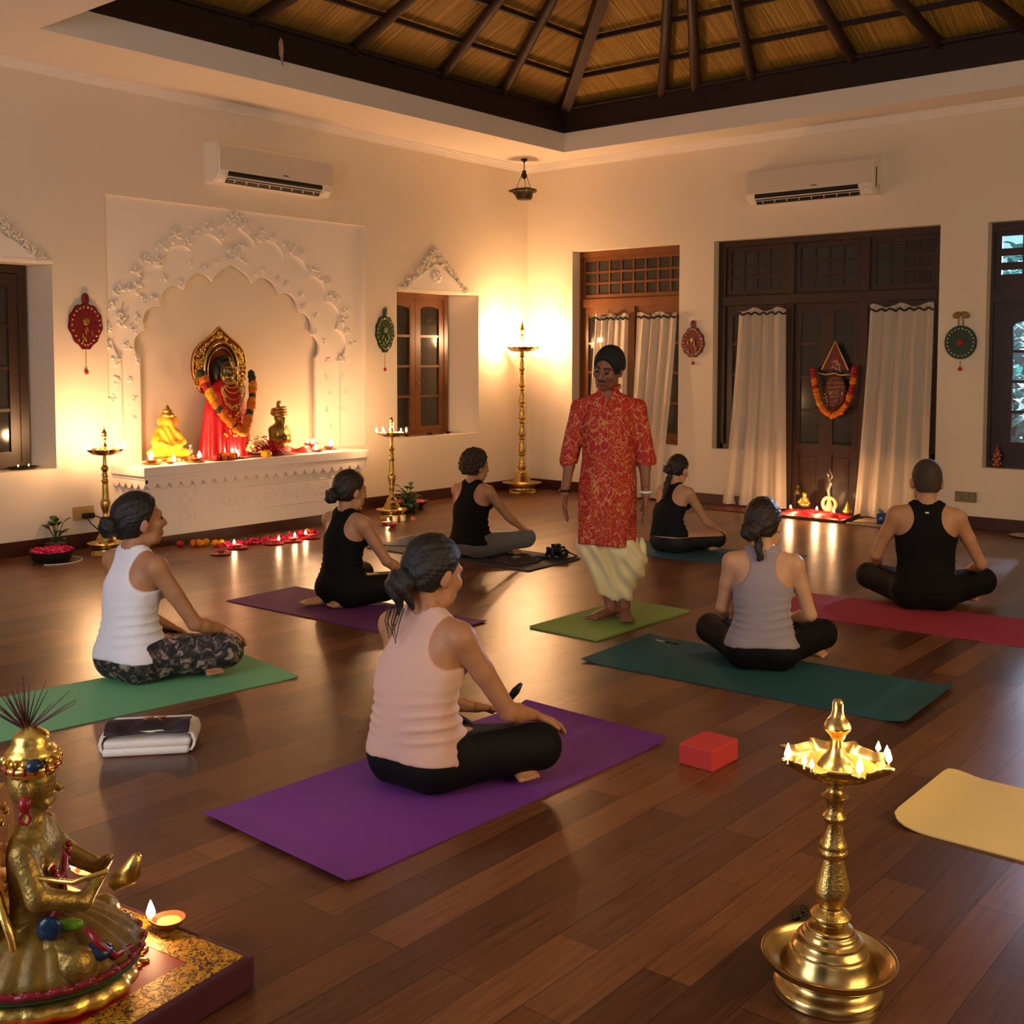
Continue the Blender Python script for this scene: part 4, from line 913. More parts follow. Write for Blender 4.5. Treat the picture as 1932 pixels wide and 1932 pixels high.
# ------------------------------------------------------------------ air conditioners
def aircon(label, loc, rz, stain, dispright):
    t = thing('air_conditioner', label, 'air conditioner', loc, rz)       # local: wall at y=0, front -y, length along x
    prof = [(0, .0), (-.16, .0), (-.205, .045), (-.225, .10), (-.225, .26), (-.20, .335), (-.17, .36), (0, .36)]
    bm = BM(); prism(bm, prof, -.69, .69, 'x'); 
    bmesh.ops.bevel(bm, geom=[e for e in bm.edges if abs(abs(e.verts[0].co.x) - .69) < 1e-3 and abs(e.verts[0].co.x - e.verts[1].co.x) < 1e-3 and max(e.verts[0].co.y, e.verts[1].co.y) < -.001], offset=.018, segments=3, affect='EDGES')
    obj('casing', bm, MT['acw'], t, auto=35)
    bm = BM(); box(bm, -.675, .675, -.2285, -.224, .10, .325, .002); obj('front_panel', bm, MT['acw2'], t)
    sl = math.atan2(.10, .065)
    bm = BM(); v = box(bm, -.58, .54, -.225, -.165, -.004, .03); 
    for w in bm.verts: w.co.z += (-.165 - w.co.y) * 1.15 - .002
    obj('outlet', bm, MT['black'], t)
    bm = BM(); box(bm, -.58, .54, -.214, -.208, .022, .028)
    for k in range(8): box(bm, -.5 + k * .135, -.495 + k * .135, -.205, -.19, .0, .03)
    box(bm, -.59, .55, -.222, -.214, .04, .052); obj('louvre', bm, MT['acw'], t)
    bm = BM(); box(bm, .05, .11, -.231, -.228, .125, .137); obj('badge', bm, M('grey_badge', '#6a5c4c', .5) if 'grey_badge' not in bpy.data.materials else bpy.data.materials['grey_badge'], t)
    bm = BM(); box(bm, .58, .65, -.217, -.19, .02, .045); 
    for w in bm.verts: w.co.z += (-.19 - w.co.y) * .9
    obj('display', bm, MT['acw'], t)
    bm = BM(); box(bm, -.67, .67, -.012, .0, -.012, .0); obj('wall_bracket', bm, MT['acw'], t)
    if stain:
        bm = BM(); box(bm, .691, .6915, -.15, -.12, .06, .26); box(bm, .691, .6915, -.07, -.06, .04, .1); obj('rust_stain', bm, M('rust', '#6e4420', .9), t)
    return t
MT['acw'] = M('white_casing', '#e6dccd', .35); MT['acw2'] = M('glossy_panel', '#dccdbb', .15)
aircon('white wall air conditioner above the altar niche', (-4.06, -.0005, 3.235), 0, False, True)
aircon('white wall air conditioner with rust stain above the double door', (-.0005, -3.82, 3.24), R(-90), True, False)
# ------------------------------------------------------------------ hanging lamp
hl_ = thing('hanging_lamp', 'dark hanging brass oil lamp suspended from ceiling in the room corner', 'lamp', (-.458, -.318, ZC))
MT['bronze'] = M('dark_bronze_lamp', '#2a2012', .45, .7, var=(20, .6), c2='#3e3a1a')
bm = BM(); lathe(bm, [(0, 0), (.04, 0), (.036, -.02), (.012, -.035), (.006, -.05), (0, -.05)], 20); obj('ceiling_rose', bm, MT['bronze'], hl_, auto=40)
bm = BM(); tube(bm, [(0, 0, -.05), (0, 0, -.14)], .006, 8); lathe(bm, smoothprof([(0, -.13), (.03, -.145), (.02, -.16), (.034, -.185), (.03, -.215), (.012, -.235), (0, -.24)], 2), 16); obj('rod', bm, MT['bronze'], hl_, smooth=True)
for k in range(3):
    a = k * 2 * PI / 3 + .5; bm = BM(); tube(bm, [(.02 * math.cos(a), .02 * math.sin(a), -.16), (.10 * math.cos(a), .10 * math.sin(a), -.355)], .0035, 6); obj('chain', bm, MT['bronze'], hl_)
def wob6(a, r, z): return 1 + (.28 * max(0, math.cos(a * 3 + .4)) ** 3 if r > .1 else 0)
bm = BM(); lathe(bm, [(0, -.485), (.085, -.48), (.10, -.45), (.105, -.405), (.115, -.392), (.15, -.38), (.152, -.365), (.13, -.357), (.10, -.365), (0, -.40)], 60, wob=wob6); obj('bowl', bm, MT['bronze'], hl_, auto=50)
# ------------------------------------------------------------------ wall plaques
MT['pred'] = M('red_lacquer_papier', '#7c0d12', .4, var=(30, .5), c2='#4c0a0c'); MT['pgreen'] = M('green_lacquer', '#1f4416', .35, var=(30, .5), c2='#12280e')
def plaque(label, loc, rz, w, h, mat, kind, seed, drop=.22, top=True, pend='redf'):
    t = thing('wall_plaque', label, 'wall decoration', loc, rz); rg = random.Random(seed)   # local: wall y=0, facing -y, centre origin
    n = 44; L = []
    for k in range(n):
        a = 2 * PI * k / n; c, s = math.cos(a), math.sin(a)
        if kind == 'leaf': x = w / 2 * c * (1 - .15 * s * 0); z = h / 2 * s * (1 if s > 0 else 1.12); x *= (1 - .28 * max(0, -s) ** 1.5)
        elif kind == 'drop': x = w / 2 * c * (1 - .35 * max(0, s) ** 2); z = h / 2 * s * (1.12 if s > 0 else 1)
        else: x, z = w / 2 * c, h / 2 * s
        if kind != 'round': j = 1 + .035 * math.sin(k * PI / 1.0 * .5 * 3); x *= j; z *= j
        L.append((x, z))
    bm = BM(); prism(bm, L, -.022, -.002, 'y'); bmesh.ops.bevel(bm, geom=[e for e in bm.edges if abs(e.verts[0].co.y + .022) < 1e-4 and abs(e.verts[1].co.y + .022) < 1e-4], offset=.006, segments=2, affect='EDGES'); obj('board', bm, MT[mat], t)
    bm = BM()
    for k in range(0, n, 2 if kind != 'leaf' else 2):
        x, z = L[k]; ball(bm, (x * .82, -.023, z * .82), (.011, .004, .006), 6, 5, Matrix.Rotation(rg.uniform(0, 3), 4, 'Y'))
    obj('mirror_chips', bm, M('mirror_chip', '#d8c9a0', .2, .3) if 'mirror_chip' not in bpy.data.materials else bpy.data.materials['mirror_chip'], t)
    bm = BM()
    if kind == 'round': ball(bm, (0, -.025, 0), (.03, .012, .03), 14, 8); mm = 'redf'
    else:
        ball(bm, (0, -.024, .03), (w * .09, .008, h * .09), 14, 8); mm = mat
        for k in range(6): ball(bm, (rg.uniform(-.06, .06), -.026, rg.uniform(-.12, .02)), (.008, .006, .028), 6, 5, Matrix.Rotation(rg.uniform(-.5, .5), 4, 'Y'))
        mm = 'goldfig' if mat == 'pred' else 'leafy'
    obj('centre_boss', bm, MT[mm], t, smooth=True)
    bm = BM()
    if kind == 'round':
        for s in (-1, 1): ball(bm, (s * .04, -.015, h / 2 + .10), (.045, .018, .03), 10, 7, Matrix.Rotation(s * .5, 4, 'Y'))
        tube(bm, [(-.02, -.01, h / 2), (-.025, -.012, h / 2 + .07), (.02, -.012, h / 2 + .07), (.02, -.01, h / 2)], .006, 6); obj('bow', bm, M('olive_ribbon', '#8a6a30', .7), t, smooth=True)
    else:
        ball(bm, (0, -.012, h / 2 + .035), (.035, .012, .05), 12, 8); tube(bm, [(.03 * math.cos(a), -.016, h / 2 + .035 + .045 * math.sin(a)) for a in np.linspace(0, 2 * PI, 16)[:-1]], .006, 6, closed=True); obj('crest', bm, MT[mat], t, smooth=True)
    bm = BM(); zb = -h / 2 * 1.08; tube(bm, [(0, -.008, zb), (.0, -.008, zb - drop + .02)], .002, 5); obj('thread', bm, MT['cord'], t)
    bm = BM(); ball(bm, (0, -.012, zb - drop), (.02, .012, .02), 10, 7); obj('pendant', bm, MT[pend], t, smooth=True)
    return t
plaque('red oval wall plaque with pendant left of the altar niche', (-5.965, 0, 1.895), 0, .31, .37, 'pred', 'leaf', 1, .20)
plaque('green leaf-shaped wall plaque with red pendant beside the small window', (-2.472, 0, 1.895), 0, .28, .38, 'pgreen', 'leaf', 2, .19)
plaque('red drop-shaped wall plaque between the tall window and the double door', (0, -2.392, 1.80), R(-90), .29, .33, 'pred', 'drop', 3, .05)
plaque('round dark green wall plaque with red centre and bow right of the double door', (0, -5.318, 1.775), R(-90), .30, .32, 'pgreen', 'round', 4, .08)
# ------------------------------------------------------------------ curtains
def curtain(label, y0t, y1t, y0b, y1b, zt, zb, xo, seed, nf):
    t = thing('sheer_curtain', label, 'curtain', (0, 0, 0), group='sheer curtains of the door wall'); rg = random.Random(seed); nu, nv = 96, 28; V = []
    ph = [rg.uniform(0, 6) for _ in range(4)]
    for j in range(nv + 1):
        v = j / nv
        for i in range(nu + 1):
            u = i / nu; spread = v ** 1.4
            y = (y0t + (y1t - y0t) * u) * (1 - spread) + (y0b + (y1b - y0b) * u) * spread
            amp = .016 + .008 * math.sin(ph[0] + 5 * u); w = math.sin(2 * PI * nf * (u + .02 * math.sin(4 * v + ph[1])) + ph[2]) + .25 * math.sin(2 * PI * nf * 2.3 * u + ph[3] + 2 * v)
            x = xo - v * .07 + amp * w * (1 + .4 * v)
            zz = zt + (zb - zt) * v + (.02 * math.sin(2 * PI * nf * u * .5 + ph[3]) if j == 0 else 0)
            V.append((x, y, zz))
    F = [(j * (nu + 1) + i, j * (nu + 1) + i + 1, (j + 1) * (nu + 1) + i + 1, (j + 1) * (nu + 1) + i) for j in range(nv) for i in range(nu)]
    pyobj('panel', V, F, MT['sheer'], t, True)
    bm = BM(); pts = [(V[i][0] - .012, V[i][1], zt - .045 + .012 * math.sin(2 * PI * nf * 1.5 * i / nu)) for i in range(0, nu + 1, 2)]; tube(bm, pts, .010, 6); obj('cord', bm, MT['cord'], t, smooth=True)
    return t
curtain('narrow sheer curtain behind the standing man, left leaf of the tall window', -1.00, -1.46, -.95, -1.48, 2.14, .68, .08, 1, 4.5)
curtain('long sheer curtain just right of the standing man at tall window', -1.66, -2.19, -1.56, -2.02, 2.14, .02, -.035, 2, 4)
curtain('sheer curtain flaring to the floor left of the double door', -2.93, -3.49, -2.80, -3.56, 2.15, .03, .03, 3, 4)
curtain('sheer curtain flaring to the floor right of the double door', -4.41, -5.05, -4.30, -5.06, 2.15, .03, .02, 4, 4.5)
# ------------------------------------------------------------------ hanging icon on the door
XH = .115
hi = thing('door_icon', 'red and dark hanging icon with triangular pennant on the double door', 'wall decoration', (XH, -4.02, 1.0))
bm = BM(); prism(bm, [(-.145, .505), (.145, .505), (.0, .80)], -.02, .0, 'x'); obj('pennant', bm, MT['pred'], hi)
bm = BM(); tube(bm, [(-.024, -.145, .505), (-.024, 0, .80), (-.024, .145, .505)], .009, 6); tube(bm, [(-.024, -.17, .46), (-.026, -.06, .45), (-.024, 0, .47), (-.026, .1, .455), (-.024, .18, .47)], .008, 6); obj('gold_trim', bm, M('gold_braid', '#d8b464', .4, .2), hi, smooth=True)
bm = BM()
for k in range(8): tube(bm, [(-.023, random.uniform(-.07, .07), .48 + random.uniform(0, .15)), (-.026, random.uniform(-.05, .05), .52 + random.uniform(0, .12)), (-.023, random.uniform(-.07, .07), .47 + random.uniform(0, .15))], .004, 5)
obj('pale_embroidery', bm, M('pale_thread', '#c98f80', .7), hi)
ic = S().ell((0, 0, .27), (.05, .12, .19), .03).cone((0, 0, .16), (0, 0, .40), .08, .03, .03)
sdf_obj('figure', lambda P: ic(P) + .006 * wnoise(P, 60, 2), (-.1, -.16, .05), (.1, .16, .5), .007, M('dark_painted_figure', '#3c1614', .4, var=(60, .4), c2='#9a5a40'), hi)
bm = BM()
for k in range(34): a = random.uniform(0, PI); ball(bm, (-.05, .10 * math.cos(a) * random.uniform(.6, 1.1), .13 + .16 * random.random()), random.uniform(.006, .012), 6, 5)
obj('bead_trim', bm, M('silver_beads', '#c0b2a0', .25, .7), hi, smooth=True)
garland('flower_garland', 'orange and red marigold garland hanging around the icon on the double door', [(-.045, .235, .52), (-.06, .215, .42), (-.065, .19, .30), (-.07, .15, .17), (-.075, .08, .07), (-.075, .0, .03), (-.075, -.09, .07), (-.07, -.16, .17), (-.065, -.20, .30), (-.06, -.22, .42), (-.045, -.22, .54)], 'rrroorooooyooooooooooroorrroorrr', .033, (XH, -4.02, 1.0))
# ------------------------------------------------------------------ offerings before the double door
bm = BM(); box(bm, -.40, .04, -3.62, -2.80, .001, .012, .004); tag(obj('floor_mat', bm, MT['pred']), 'thin dark red mat under the foot of the left door curtain', 'mat')
tr = thing('offering_tray', 'long low wooden tray with upturned end before the double door', 'tray', (-.36, -4.0, 0))
bm = BM(); box(bm, -.10, .36, -.36, .42, .001, .018, .004); box(bm, -.115, -.09, -.38, .42, .001, .03, .005); obj('board', bm, M('tray_wood', '#6b4124', .5), tr)
bm = BM(); tube(bm, [(-.10, -.36, .015), (-.06, -.42, .03), (0, -.47, .06), (.03, -.49, .075)], [.016, .02, .024, .02], 8); obj('end_roll', bm, MT['wood_dark'], tr, smooth=True)
cloth('offering_cloth', 'bright red rumpled cloth on the tray before the double door', -.22, -3.97, .018, .19, .36, .05, 'silk', 9)
for k, (x, y, lab) in enumerate([(-.30, -3.74, 'left lit tealight on the red offering cloth'), (-.24, -4.00, 'middle lit tealight on the red offering cloth'), (-.33, -4.22, 'right lit tealight on the red offering cloth')]):
    t = thing('tealight', lab, 'candle', (x, y, .06)); bm = BM(); lathe(bm, [(0, 0), (.024, 0), (.025, .02), (.023, .02), (0, .017)], 20); obj('cup', bm, MT['brass'], t, auto=40)
    flame(t, (0, 0, .022), .035, .011); point('flame_light', (-.03, 0, .07), 3.2, r=.012, parent=t)
s1 = S().ell((0, 0, .03), (.045, .06, .03), .02).cone((0, 0, .04), (0, 0, .10), .035, .025, .02).ell((0, 0, .135), (.025, .025, .03), .01).cone((0, .03, .09), (-.02, .06, .05), .015, .012, .01).cone((0, -.03, .09), (-.02, -.06, .05), .015, .012, .01)
o = sdf_obj('seated_figurine', s1, (-.08, -.1, -.01), (.08, .1, .2), .006, MT['goldfig']); o.location = (-.10, -3.80, .075); tag(o, 'small gold seated figurine behind the tealights left of centre', 'figurine')
dn = thing('dancer_figurine', 'slim silvery dancing figurine on a ring pedestal behind the tealights', 'figurine', (-.10, -4.07, .06))
bm = BM(); tube(bm, [(0, .07 * math.cos(a), .07 + .07 * math.sin(a)) for a in np.linspace(0, 2 * PI, 20)[:-1]], .02, 8, closed=True); lathe(bm, [(0, 0), (.05, 0), (.04, .04), (.02, .1), (.015, .16), (0, .16)], 16); obj('ring_pedestal', bm, M('pale_stone', '#c9a877', .5), dn, smooth=True)
s2 = S().chain([(0, 0, .15), (0, .01, .22), (0, -.015, .29), (0, .01, .35)], [.014, .018, .02, .012], .01).chain([(0, .0, .30), (0, -.03, .36), (0, .005, .43)], [.01, .009, .006], .01).ell((0, .015, .375), (.016, .016, .02), .008)
sdf_obj('dancer', s2, (-.05, -.07, .1), (.05, .07, .46), .005, M('silver_figure', '#b8a890', .3, .8), dn)
o = sdf_obj('cone_figurine', S().ell((0, 0, .02), (.04, .05, .025), .02).cone((0, 0, .03), (0, 0, .12), .035, .008, .02), (-.08, -.1, -.01), (.08, .1, .16), .006, MT['goldfig']); o.location = (-.18, -4.30, .06); tag(o, 'small gold cone-shaped figurine at right end of the red offering cloth', 'figurine')
bm = BM(); lathe(bm, smoothprof([(.035, 0), (.03, .02), (.02, .05), (.008, .06), (.006, .07)], 2), 16); tube(bm, [(0, .012 * math.cos(a), .08 + .012 * math.sin(a)) for a in np.linspace(0, 2 * PI, 12)[:-1]], .004, 6, closed=True); o = obj('hand_bell', bm, MT['brass'], smooth=True, loc=(.03, -3.66, .19)); tag(o, 'tiny brass bell on a rod at the left door jamb', 'bell')
bm = BM(); tube(bm, [(.03, -3.63, .002), (.03, -3.63, .21)], .006, 8); tag(obj('incense_rod', bm, MT['wood_dark']), 'thin dark rod standing beside the tiny bell at left door jamb', 'rod')
bm = BM(); box(bm, -.50, .0, -4.95, -4.42, .001, .016, .005); tag(obj('floor_mat', bm, M('beige_mat', '#a89474', .8)), 'beige folded mat under the foot of the right door curtain', 'mat')
bg = thing('blue_bag', 'small shiny blue bag beside the arm of the man in black', 'bag', (-.34, -4.76, .016))
s3 = S().ell((0, 0, .05), (.06, .085, .055), .02).fn(lambda P: np.maximum(np.abs(P[:, 2] - .05) - .05, np.maximum(np.abs(P[:, 0]) - .05, np.abs(P[:, 1]) - .075)), .03)
sdf_obj('pouch', lambda P: s3(P) + .004 * wnoise(P, 50, 3), (-.1, -.13, -.01), (.1, .13, .15), .007, M('blue_nylon', '#12408c', .25), bg)
bm = BM(); tube(bm, [(0, .05, .1), (0, .075, .14), (0, .045, .13), (.01, .03, .1)], .007, 6); obj('knot', bm, M('blue_cord', '#35507c', .5), bg)
bm = BM(); lathe(bm, [(0, 0), (.09, 0), (.12, .012), (.122, .016), (.09, .008), (0, .006)], 32); o = obj('white_plate', bm, M('pale_plate', '#bdb0a4', .3), auto=40, loc=(-.21, -5.99, .001)); tag(o, 'shallow pale plate on the floor near right end of baseboard', 'plate')
# ------------------------------------------------------------------ sill items
fg = thing('sill_figurine', 'small orange and red figurine on the sill of the right edge window', 'figurine', (.05, -5.66, .592))
s4 = S().ell((0, 0, .03), (.03, .032, .03), .01).ell((0, 0, .075), (.03, .034, .022), .01).ell((0, 0, .12), (.028, .034, .03), .01).ell((0, 0, .165), (.018, .02, .022), .01).cone((0, 0, .18), (0, 0, .215), .012, .005, .01)
sdf_obj('figure_body', s4, (-.05, -.05, -.01), (.05, .05, .24), .005, M('orange_glaze', '#a5501c', .35, var=(40, .4), c2='#8a1418'), fg)
bm = BM()
for k in range(14): a = k * 2.4; ball(bm, (.032 * math.cos(a), .034 * math.sin(a), .02 + k * .01), .007, 6, 5)
obj('bead_pattern', bm, MT['cream'], fg)
for k, (x, y, lab) in enumerate([(-1.98, .16, 'small dark dish on the small window sill, left one'), (-1.62, .14, 'small dark dish on the small window sill, middle one'), (-1.28, .17, 'small dark dish on the small window sill, right one')]):
    diya(lab, (x, y, .736), k * 2., .9, 0, 'bronze', name='sill_dish', cat='dish')
bm = BM(); tube(bm, [(-2.0, .1, .742), (-1.8, .13, .742), (-1.6, .09, .742), (-1.4, .13, .742)], .006, 6); tag(obj('bead_string', bm, MT['bronze']), 'dark string of beads lying along the small window sill', 'beads')
sp = thing('sill_tray', 'dark oval tray with two small lights on the left edge window sill', 'tray', (-6.46, .15, .696))
bm = BM(); lathe(bm, [(0, 0), (.09, 0), (.11, .02), (.105, .022), (.08, .008), (0, .006)], 28, sx=1.2, sy=.7); obj('dish', bm, MT['bronze'], sp, auto=40)
for x in (-.04, .05): flame(sp, (x, -.0, .025), .016, .006)
# ------------------------------------------------------------------ gecko on the beam
gk = S().chain([(0, 0, .19), (0, 0, .165), (.001, 0, .13), (.003, 0, .08), (.002, 0, .045)], [.008, .018, .021, .022, .013], .01).chain([(.002, 0, .045), (.012, 0, .0), (.02, 0, -.04)], [.013, .009, .003], .005)
for s in (-1, 1):
    gk.chain([(s * .01, 0, .125), (s * .022, -.002, .135), (s * .026, -.002, .15)], [.005, .004, .003], .004); gk.chain([(s * .01, 0, .06), (s * .024, -.002, .05), (s * .026, -.002, .03)], [.005, .004, .003], .004)
o = sdf_obj('gecko', gk, (-.05, -.03, -.06), (.05, .03, .22), .0035, M('pale_gecko_skin', '#c9a08c', .6, var=(40, .4), c2='#a8825f')); o.location = (-4.61, OY1 - .016, 4.21); tag(o, 'small pale gecko clinging to the dark roof beam above the left air conditioner', 'gecko')
# ------------------------------------------------------------------ garden outside the right edge window
MT['outleaf'] = M('garden_leaf', '#6fa89a', .6, var=(5, .8), c2='#2c4a46')
for k, (x, y, s, lab) in enumerate([(1.3, -6.25, 1.0, 'leafy shrub seen through the panes of right edge window'), (2.2, -5.3, 1.2, 'dark shrub further back outside the right edge window')]):
    t = thing('garden_shrub', lab, 'shrub', (x, y, 0)); rg = random.Random(k); bm = BM(); bs = BM()
    for j in range(900):
        a, z = rg.uniform(0, 2 * PI), rg.uniform(.3, 2.4) * s; r0 = .75 * s * math.sin(min(1, z / (2.4 * s)) * PI * .9 + .2) * math.sqrt(rg.random()); p = Vector((math.cos(a) * r0, math.sin(a) * r0, z)); leafblade(bm, p, p + Vector((rg.uniform(-.2, .2), rg.uniform(-.2, .2), rg.uniform(-.16, .08))), .05)
    for j in range(7): a = j * .9; tube(bs, [(0, 0, 0), (.15 * math.cos(a), .15 * math.sin(a), 1.0 * s), (.5 * math.cos(a), .5 * math.sin(a), 2.0 * s)], [.03, .02, .01], 6)
    obj('foliage', bm, MT['outleaf'], t); obj('stem', bs, MT['wood_dark'], t)
bm = BM(); box(bm, .6, 7, -12, 0, -.2, -.02); struct(obj('ground_outside', bm, M('paving', '#4a4a48', .9)))
bm = BM(); box(bm, 3.97, 4.2, -10, -1, 2.6, 3.6); struct(obj('garden_wall', bm, M('pale_slit_backing', '#a9cfdc', .8))); bm = BM(); box(bm, 4.0, 4.2, -10, -1, 0, 2.6); struct(obj('garden_wall', bm, M('garden_render', '#34484a', .9)))  # pale upper band added so the louvre slits look bright
area_light('garden_floodlight', (3.6, -5.75, 2.5), (-4.6, -7.1, 0), .4, .3, 1500, (.58, .68, 1.0))
# ================================================================== people
def skin(name, c, c2): return M(name, c, .5, spec=.4, var=(14, .6), c2=c2, bump=(220, .06, .001), sub=.06)
MT['skin1'] = skin('skin_warm', '#b9845c', '#a87350'); MT['skin2'] = skin('skin_fair', '#d2a17c', '#c4916c'); MT['skin3'] = skin('skin_brown', '#8a5a3e', '#784c34'); MT['skin4'] = skin('skin_tan', '#c08e66', '#b07c58')
def hairmat(name, c, c2, rough=.38):
    m, nt, b = nt_new(name); L = nt.links.new; tc = N(nt, 'ShaderNodeTexCoord'); mp = N(nt, 'ShaderNodeMapping'); mp.inputs['Scale'].default_value = (1, 1, .22); L(tc.outputs['Object'], mp.inputs['Vector'])
    n = N(nt, 'ShaderNodeTexNoise', i_Scale=170.0, i_Detail=4.0); L(mp.outputs[0], n.inputs['Vector']); r = ramp(nt, [(.35, lin(c)), (.7, lin(c2))]); L(n.outputs['Fac'], r.inputs[0]); L(r.outputs[0], b.inputs['Base Color'])
    bp = N(nt, 'ShaderNodeBump', i_Strength=.9, i_Distance=.006); L(n.outputs['Fac'], bp.inputs['Height']); L(bp.outputs[0], b.inputs['Normal']); b.inputs['Roughness'].default_value = rough; return m
MT['hair'] = hairmat('black_hair_strands', '#0c0908', '#1a1410', .5); MT['hairb'] = hairmat('brown_hair_strands', '#170e09', '#2e1d12', .5); MT['hairc'] = hairmat('curly_brown_hair', '#1f150d', '#4a3520', .6); MT['buzz'] = M('buzzed_hair', '#33251c', .8, var=(60, .6), c2='#45352a')
def knit(name, c, c2=None, rough=.85, sheen=.15): return M(name, c, rough, sheen=sheen, spec=.2 if not sheen else .35, var=(3, .9), c2=c2 or c, bump=(300, .25, .0015))
MT['t_white'] = knit('white_jersey', '#eeeaee', '#e6e0e6'); MT['t_pink'] = knit('pale_pink_jersey', '#dab29e', '#d0a692'); MT['t_grey'] = M('grey_marl_jersey', '#a89aa0', .85, sheen=.25, var=(220, .5), c2='#8c7f86', bump=(300, .25, .0015))
MT['t_black'] = knit('black_jersey', '#0d0c0d', '#121011', .85, 0); MT['t_dark'] = knit('charcoal_jersey', '#14161a', '#1b1d22', .85, 0); MT['l_black'] = knit('black_leggings', '#0b0a0a', '#110f0f', .72, 0); MT['l_grey'] = knit('grey_leggings', '#706b66', '#625d58')
def camo():
    m, nt, b = nt_new('floral_leggings'); L = nt.links.new; tc = N(nt, 'ShaderNodeTexCoord'); n = N(nt, 'ShaderNodeTexNoise', i_Scale=24.0, i_Detail=4.0, i_Roughness=.6, i_Distortion=1.2); L(tc.outputs['Object'], n.inputs['Vector'])
    r = ramp(nt, [(.40, lin('#141415')), (.48, lin('#2b292b')), (.55, lin('#5a4c44')), (.63, lin('#a08a7a'))]); L(n.outputs['Fac'], r.inputs[0]); L(r.outputs[0], b.inputs['Base Color']); b.inputs['Roughness'].default_value = .75; return m
MT['l_floral'] = camo()
def dotted():
    m, nt, b = nt_new('patterned_leggings'); L = nt.links.new; tc = N(nt, 'ShaderNodeTexCoord'); n = N(nt, 'ShaderNodeTexVoronoi', i_Scale=60.0); L(tc.outputs['Object'], n.inputs['Vector'])
    r = ramp(nt, [(.12, lin('#6a6460')), (.2, lin('#100e10'))]); L(n.outputs['Distance'], r.inputs[0]); L(r.outputs[0], b.inputs['Base Color']); b.inputs['Roughness'].default_value = .7; return m
MT['l_dots'] = dotted()
class Xf:
    """adds primitives through a 4x4 placement"""
    def __init__(s, S_, m): s.S = S_; s.m = m; s.k = m.to_scale()[0]; s.r = m.to_3x3() * (1 / s.k)
    def t(s, p): return s.m @ Vector(p)
    def cone(s, a, b, ra, rb, k=.02): s.S.cone(s.t(a), s.t(b), ra * s.k, rb * s.k, k)
    def ell(s, c, r, k=.02, rot=None): s.S.ell(s.t(c), [q * s.k for q in r], k, s.r @ rot.to_3x3() if rot else s.r)
def head_prims(X, ear=True, nose=1.0):
    X.ell((0, -.014, .022), (.074, .094, .090), .02); X.ell((0, .034, -.035), (.059, .058, .083), .03)
    X.cone((-.032, .04, -.082), (.032, .04, -.082), .026, .026, .03); X.cone((0, .066, -.104), (0, .07, -.1), .017, .015, .02)
    X.cone((-.03, .077, .018), (.03, .077, .018), .013, .013, .02); X.cone((0, .086, .01), (0, .108 * nose, -.034), .008, .012, .012)
    X.cone((-.012, .094, -.04), (.012, .094, -.04), .008, .008, .01)
    for s in (-1, 1):
        X.ell((s * .04, .062, -.028), (.024, .024, .024), .02)
        if ear: X.ell((s * .077, -.008, -.018), (.010, .021, .032), .006, Euler((R(-10), 0, R(s * -22))).to_matrix()); X.ell((s * .072, .004, -.04), (.008, .01, .012), .006)
    X.cone((-.018, .089, -.066), (.018, .089, -.066), .007, .007, .008); X.cone((-.015, .087, -.077), (.015, .087, -.077), .008, .008, .008)
def inv_pts(P, m):
    mi = np.array(m.inverted()); return P @ mi[:3, :3].T + mi[:3, 3]
def hair_cap(m, line=.045, slope=.62, nape=-.078, off=.010, noise=None, backfull=0):
    def f(P):
        q = inv_pts(P, m); r = np.array([.074 + off, .095 + off, .091 + off]); v = q - np.array([0, -.016, .023]); k0 = np.sqrt(((v / r) ** 2).sum(1)); k1 = np.sqrt(((v / (r * r)) ** 2).sum(1)) + 1e-9; d = k0 * (k0 - 1) / k1
        # nape extension
        a = np.array([0, -.055, -.01]); w = q - a; e = np.array([.062 + off, .045 + off, .082]); k0 = np.sqrt(((w / e) ** 2).sum(1)); k1 = np.sqrt(((w / (e * e)) ** 2).sum(1)) + 1e-9; d2 = k0 * (k0 - 1) / k1
        h = np.maximum(.03 - np.abs(d - d2), 0) / .03; d = np.minimum(d, d2) - h ** 3 * .03 / 6
        if noise: d = d + noise(q)
        cut = (q[:, 1] - (line + slope * (q[:, 2] - .055))) * .8
        side = np.minimum(np.abs(q[:, 0]) - .05, 1)  # temples
        return np.maximum(np.maximum(d, cut), nape - q[:, 2])
    return f
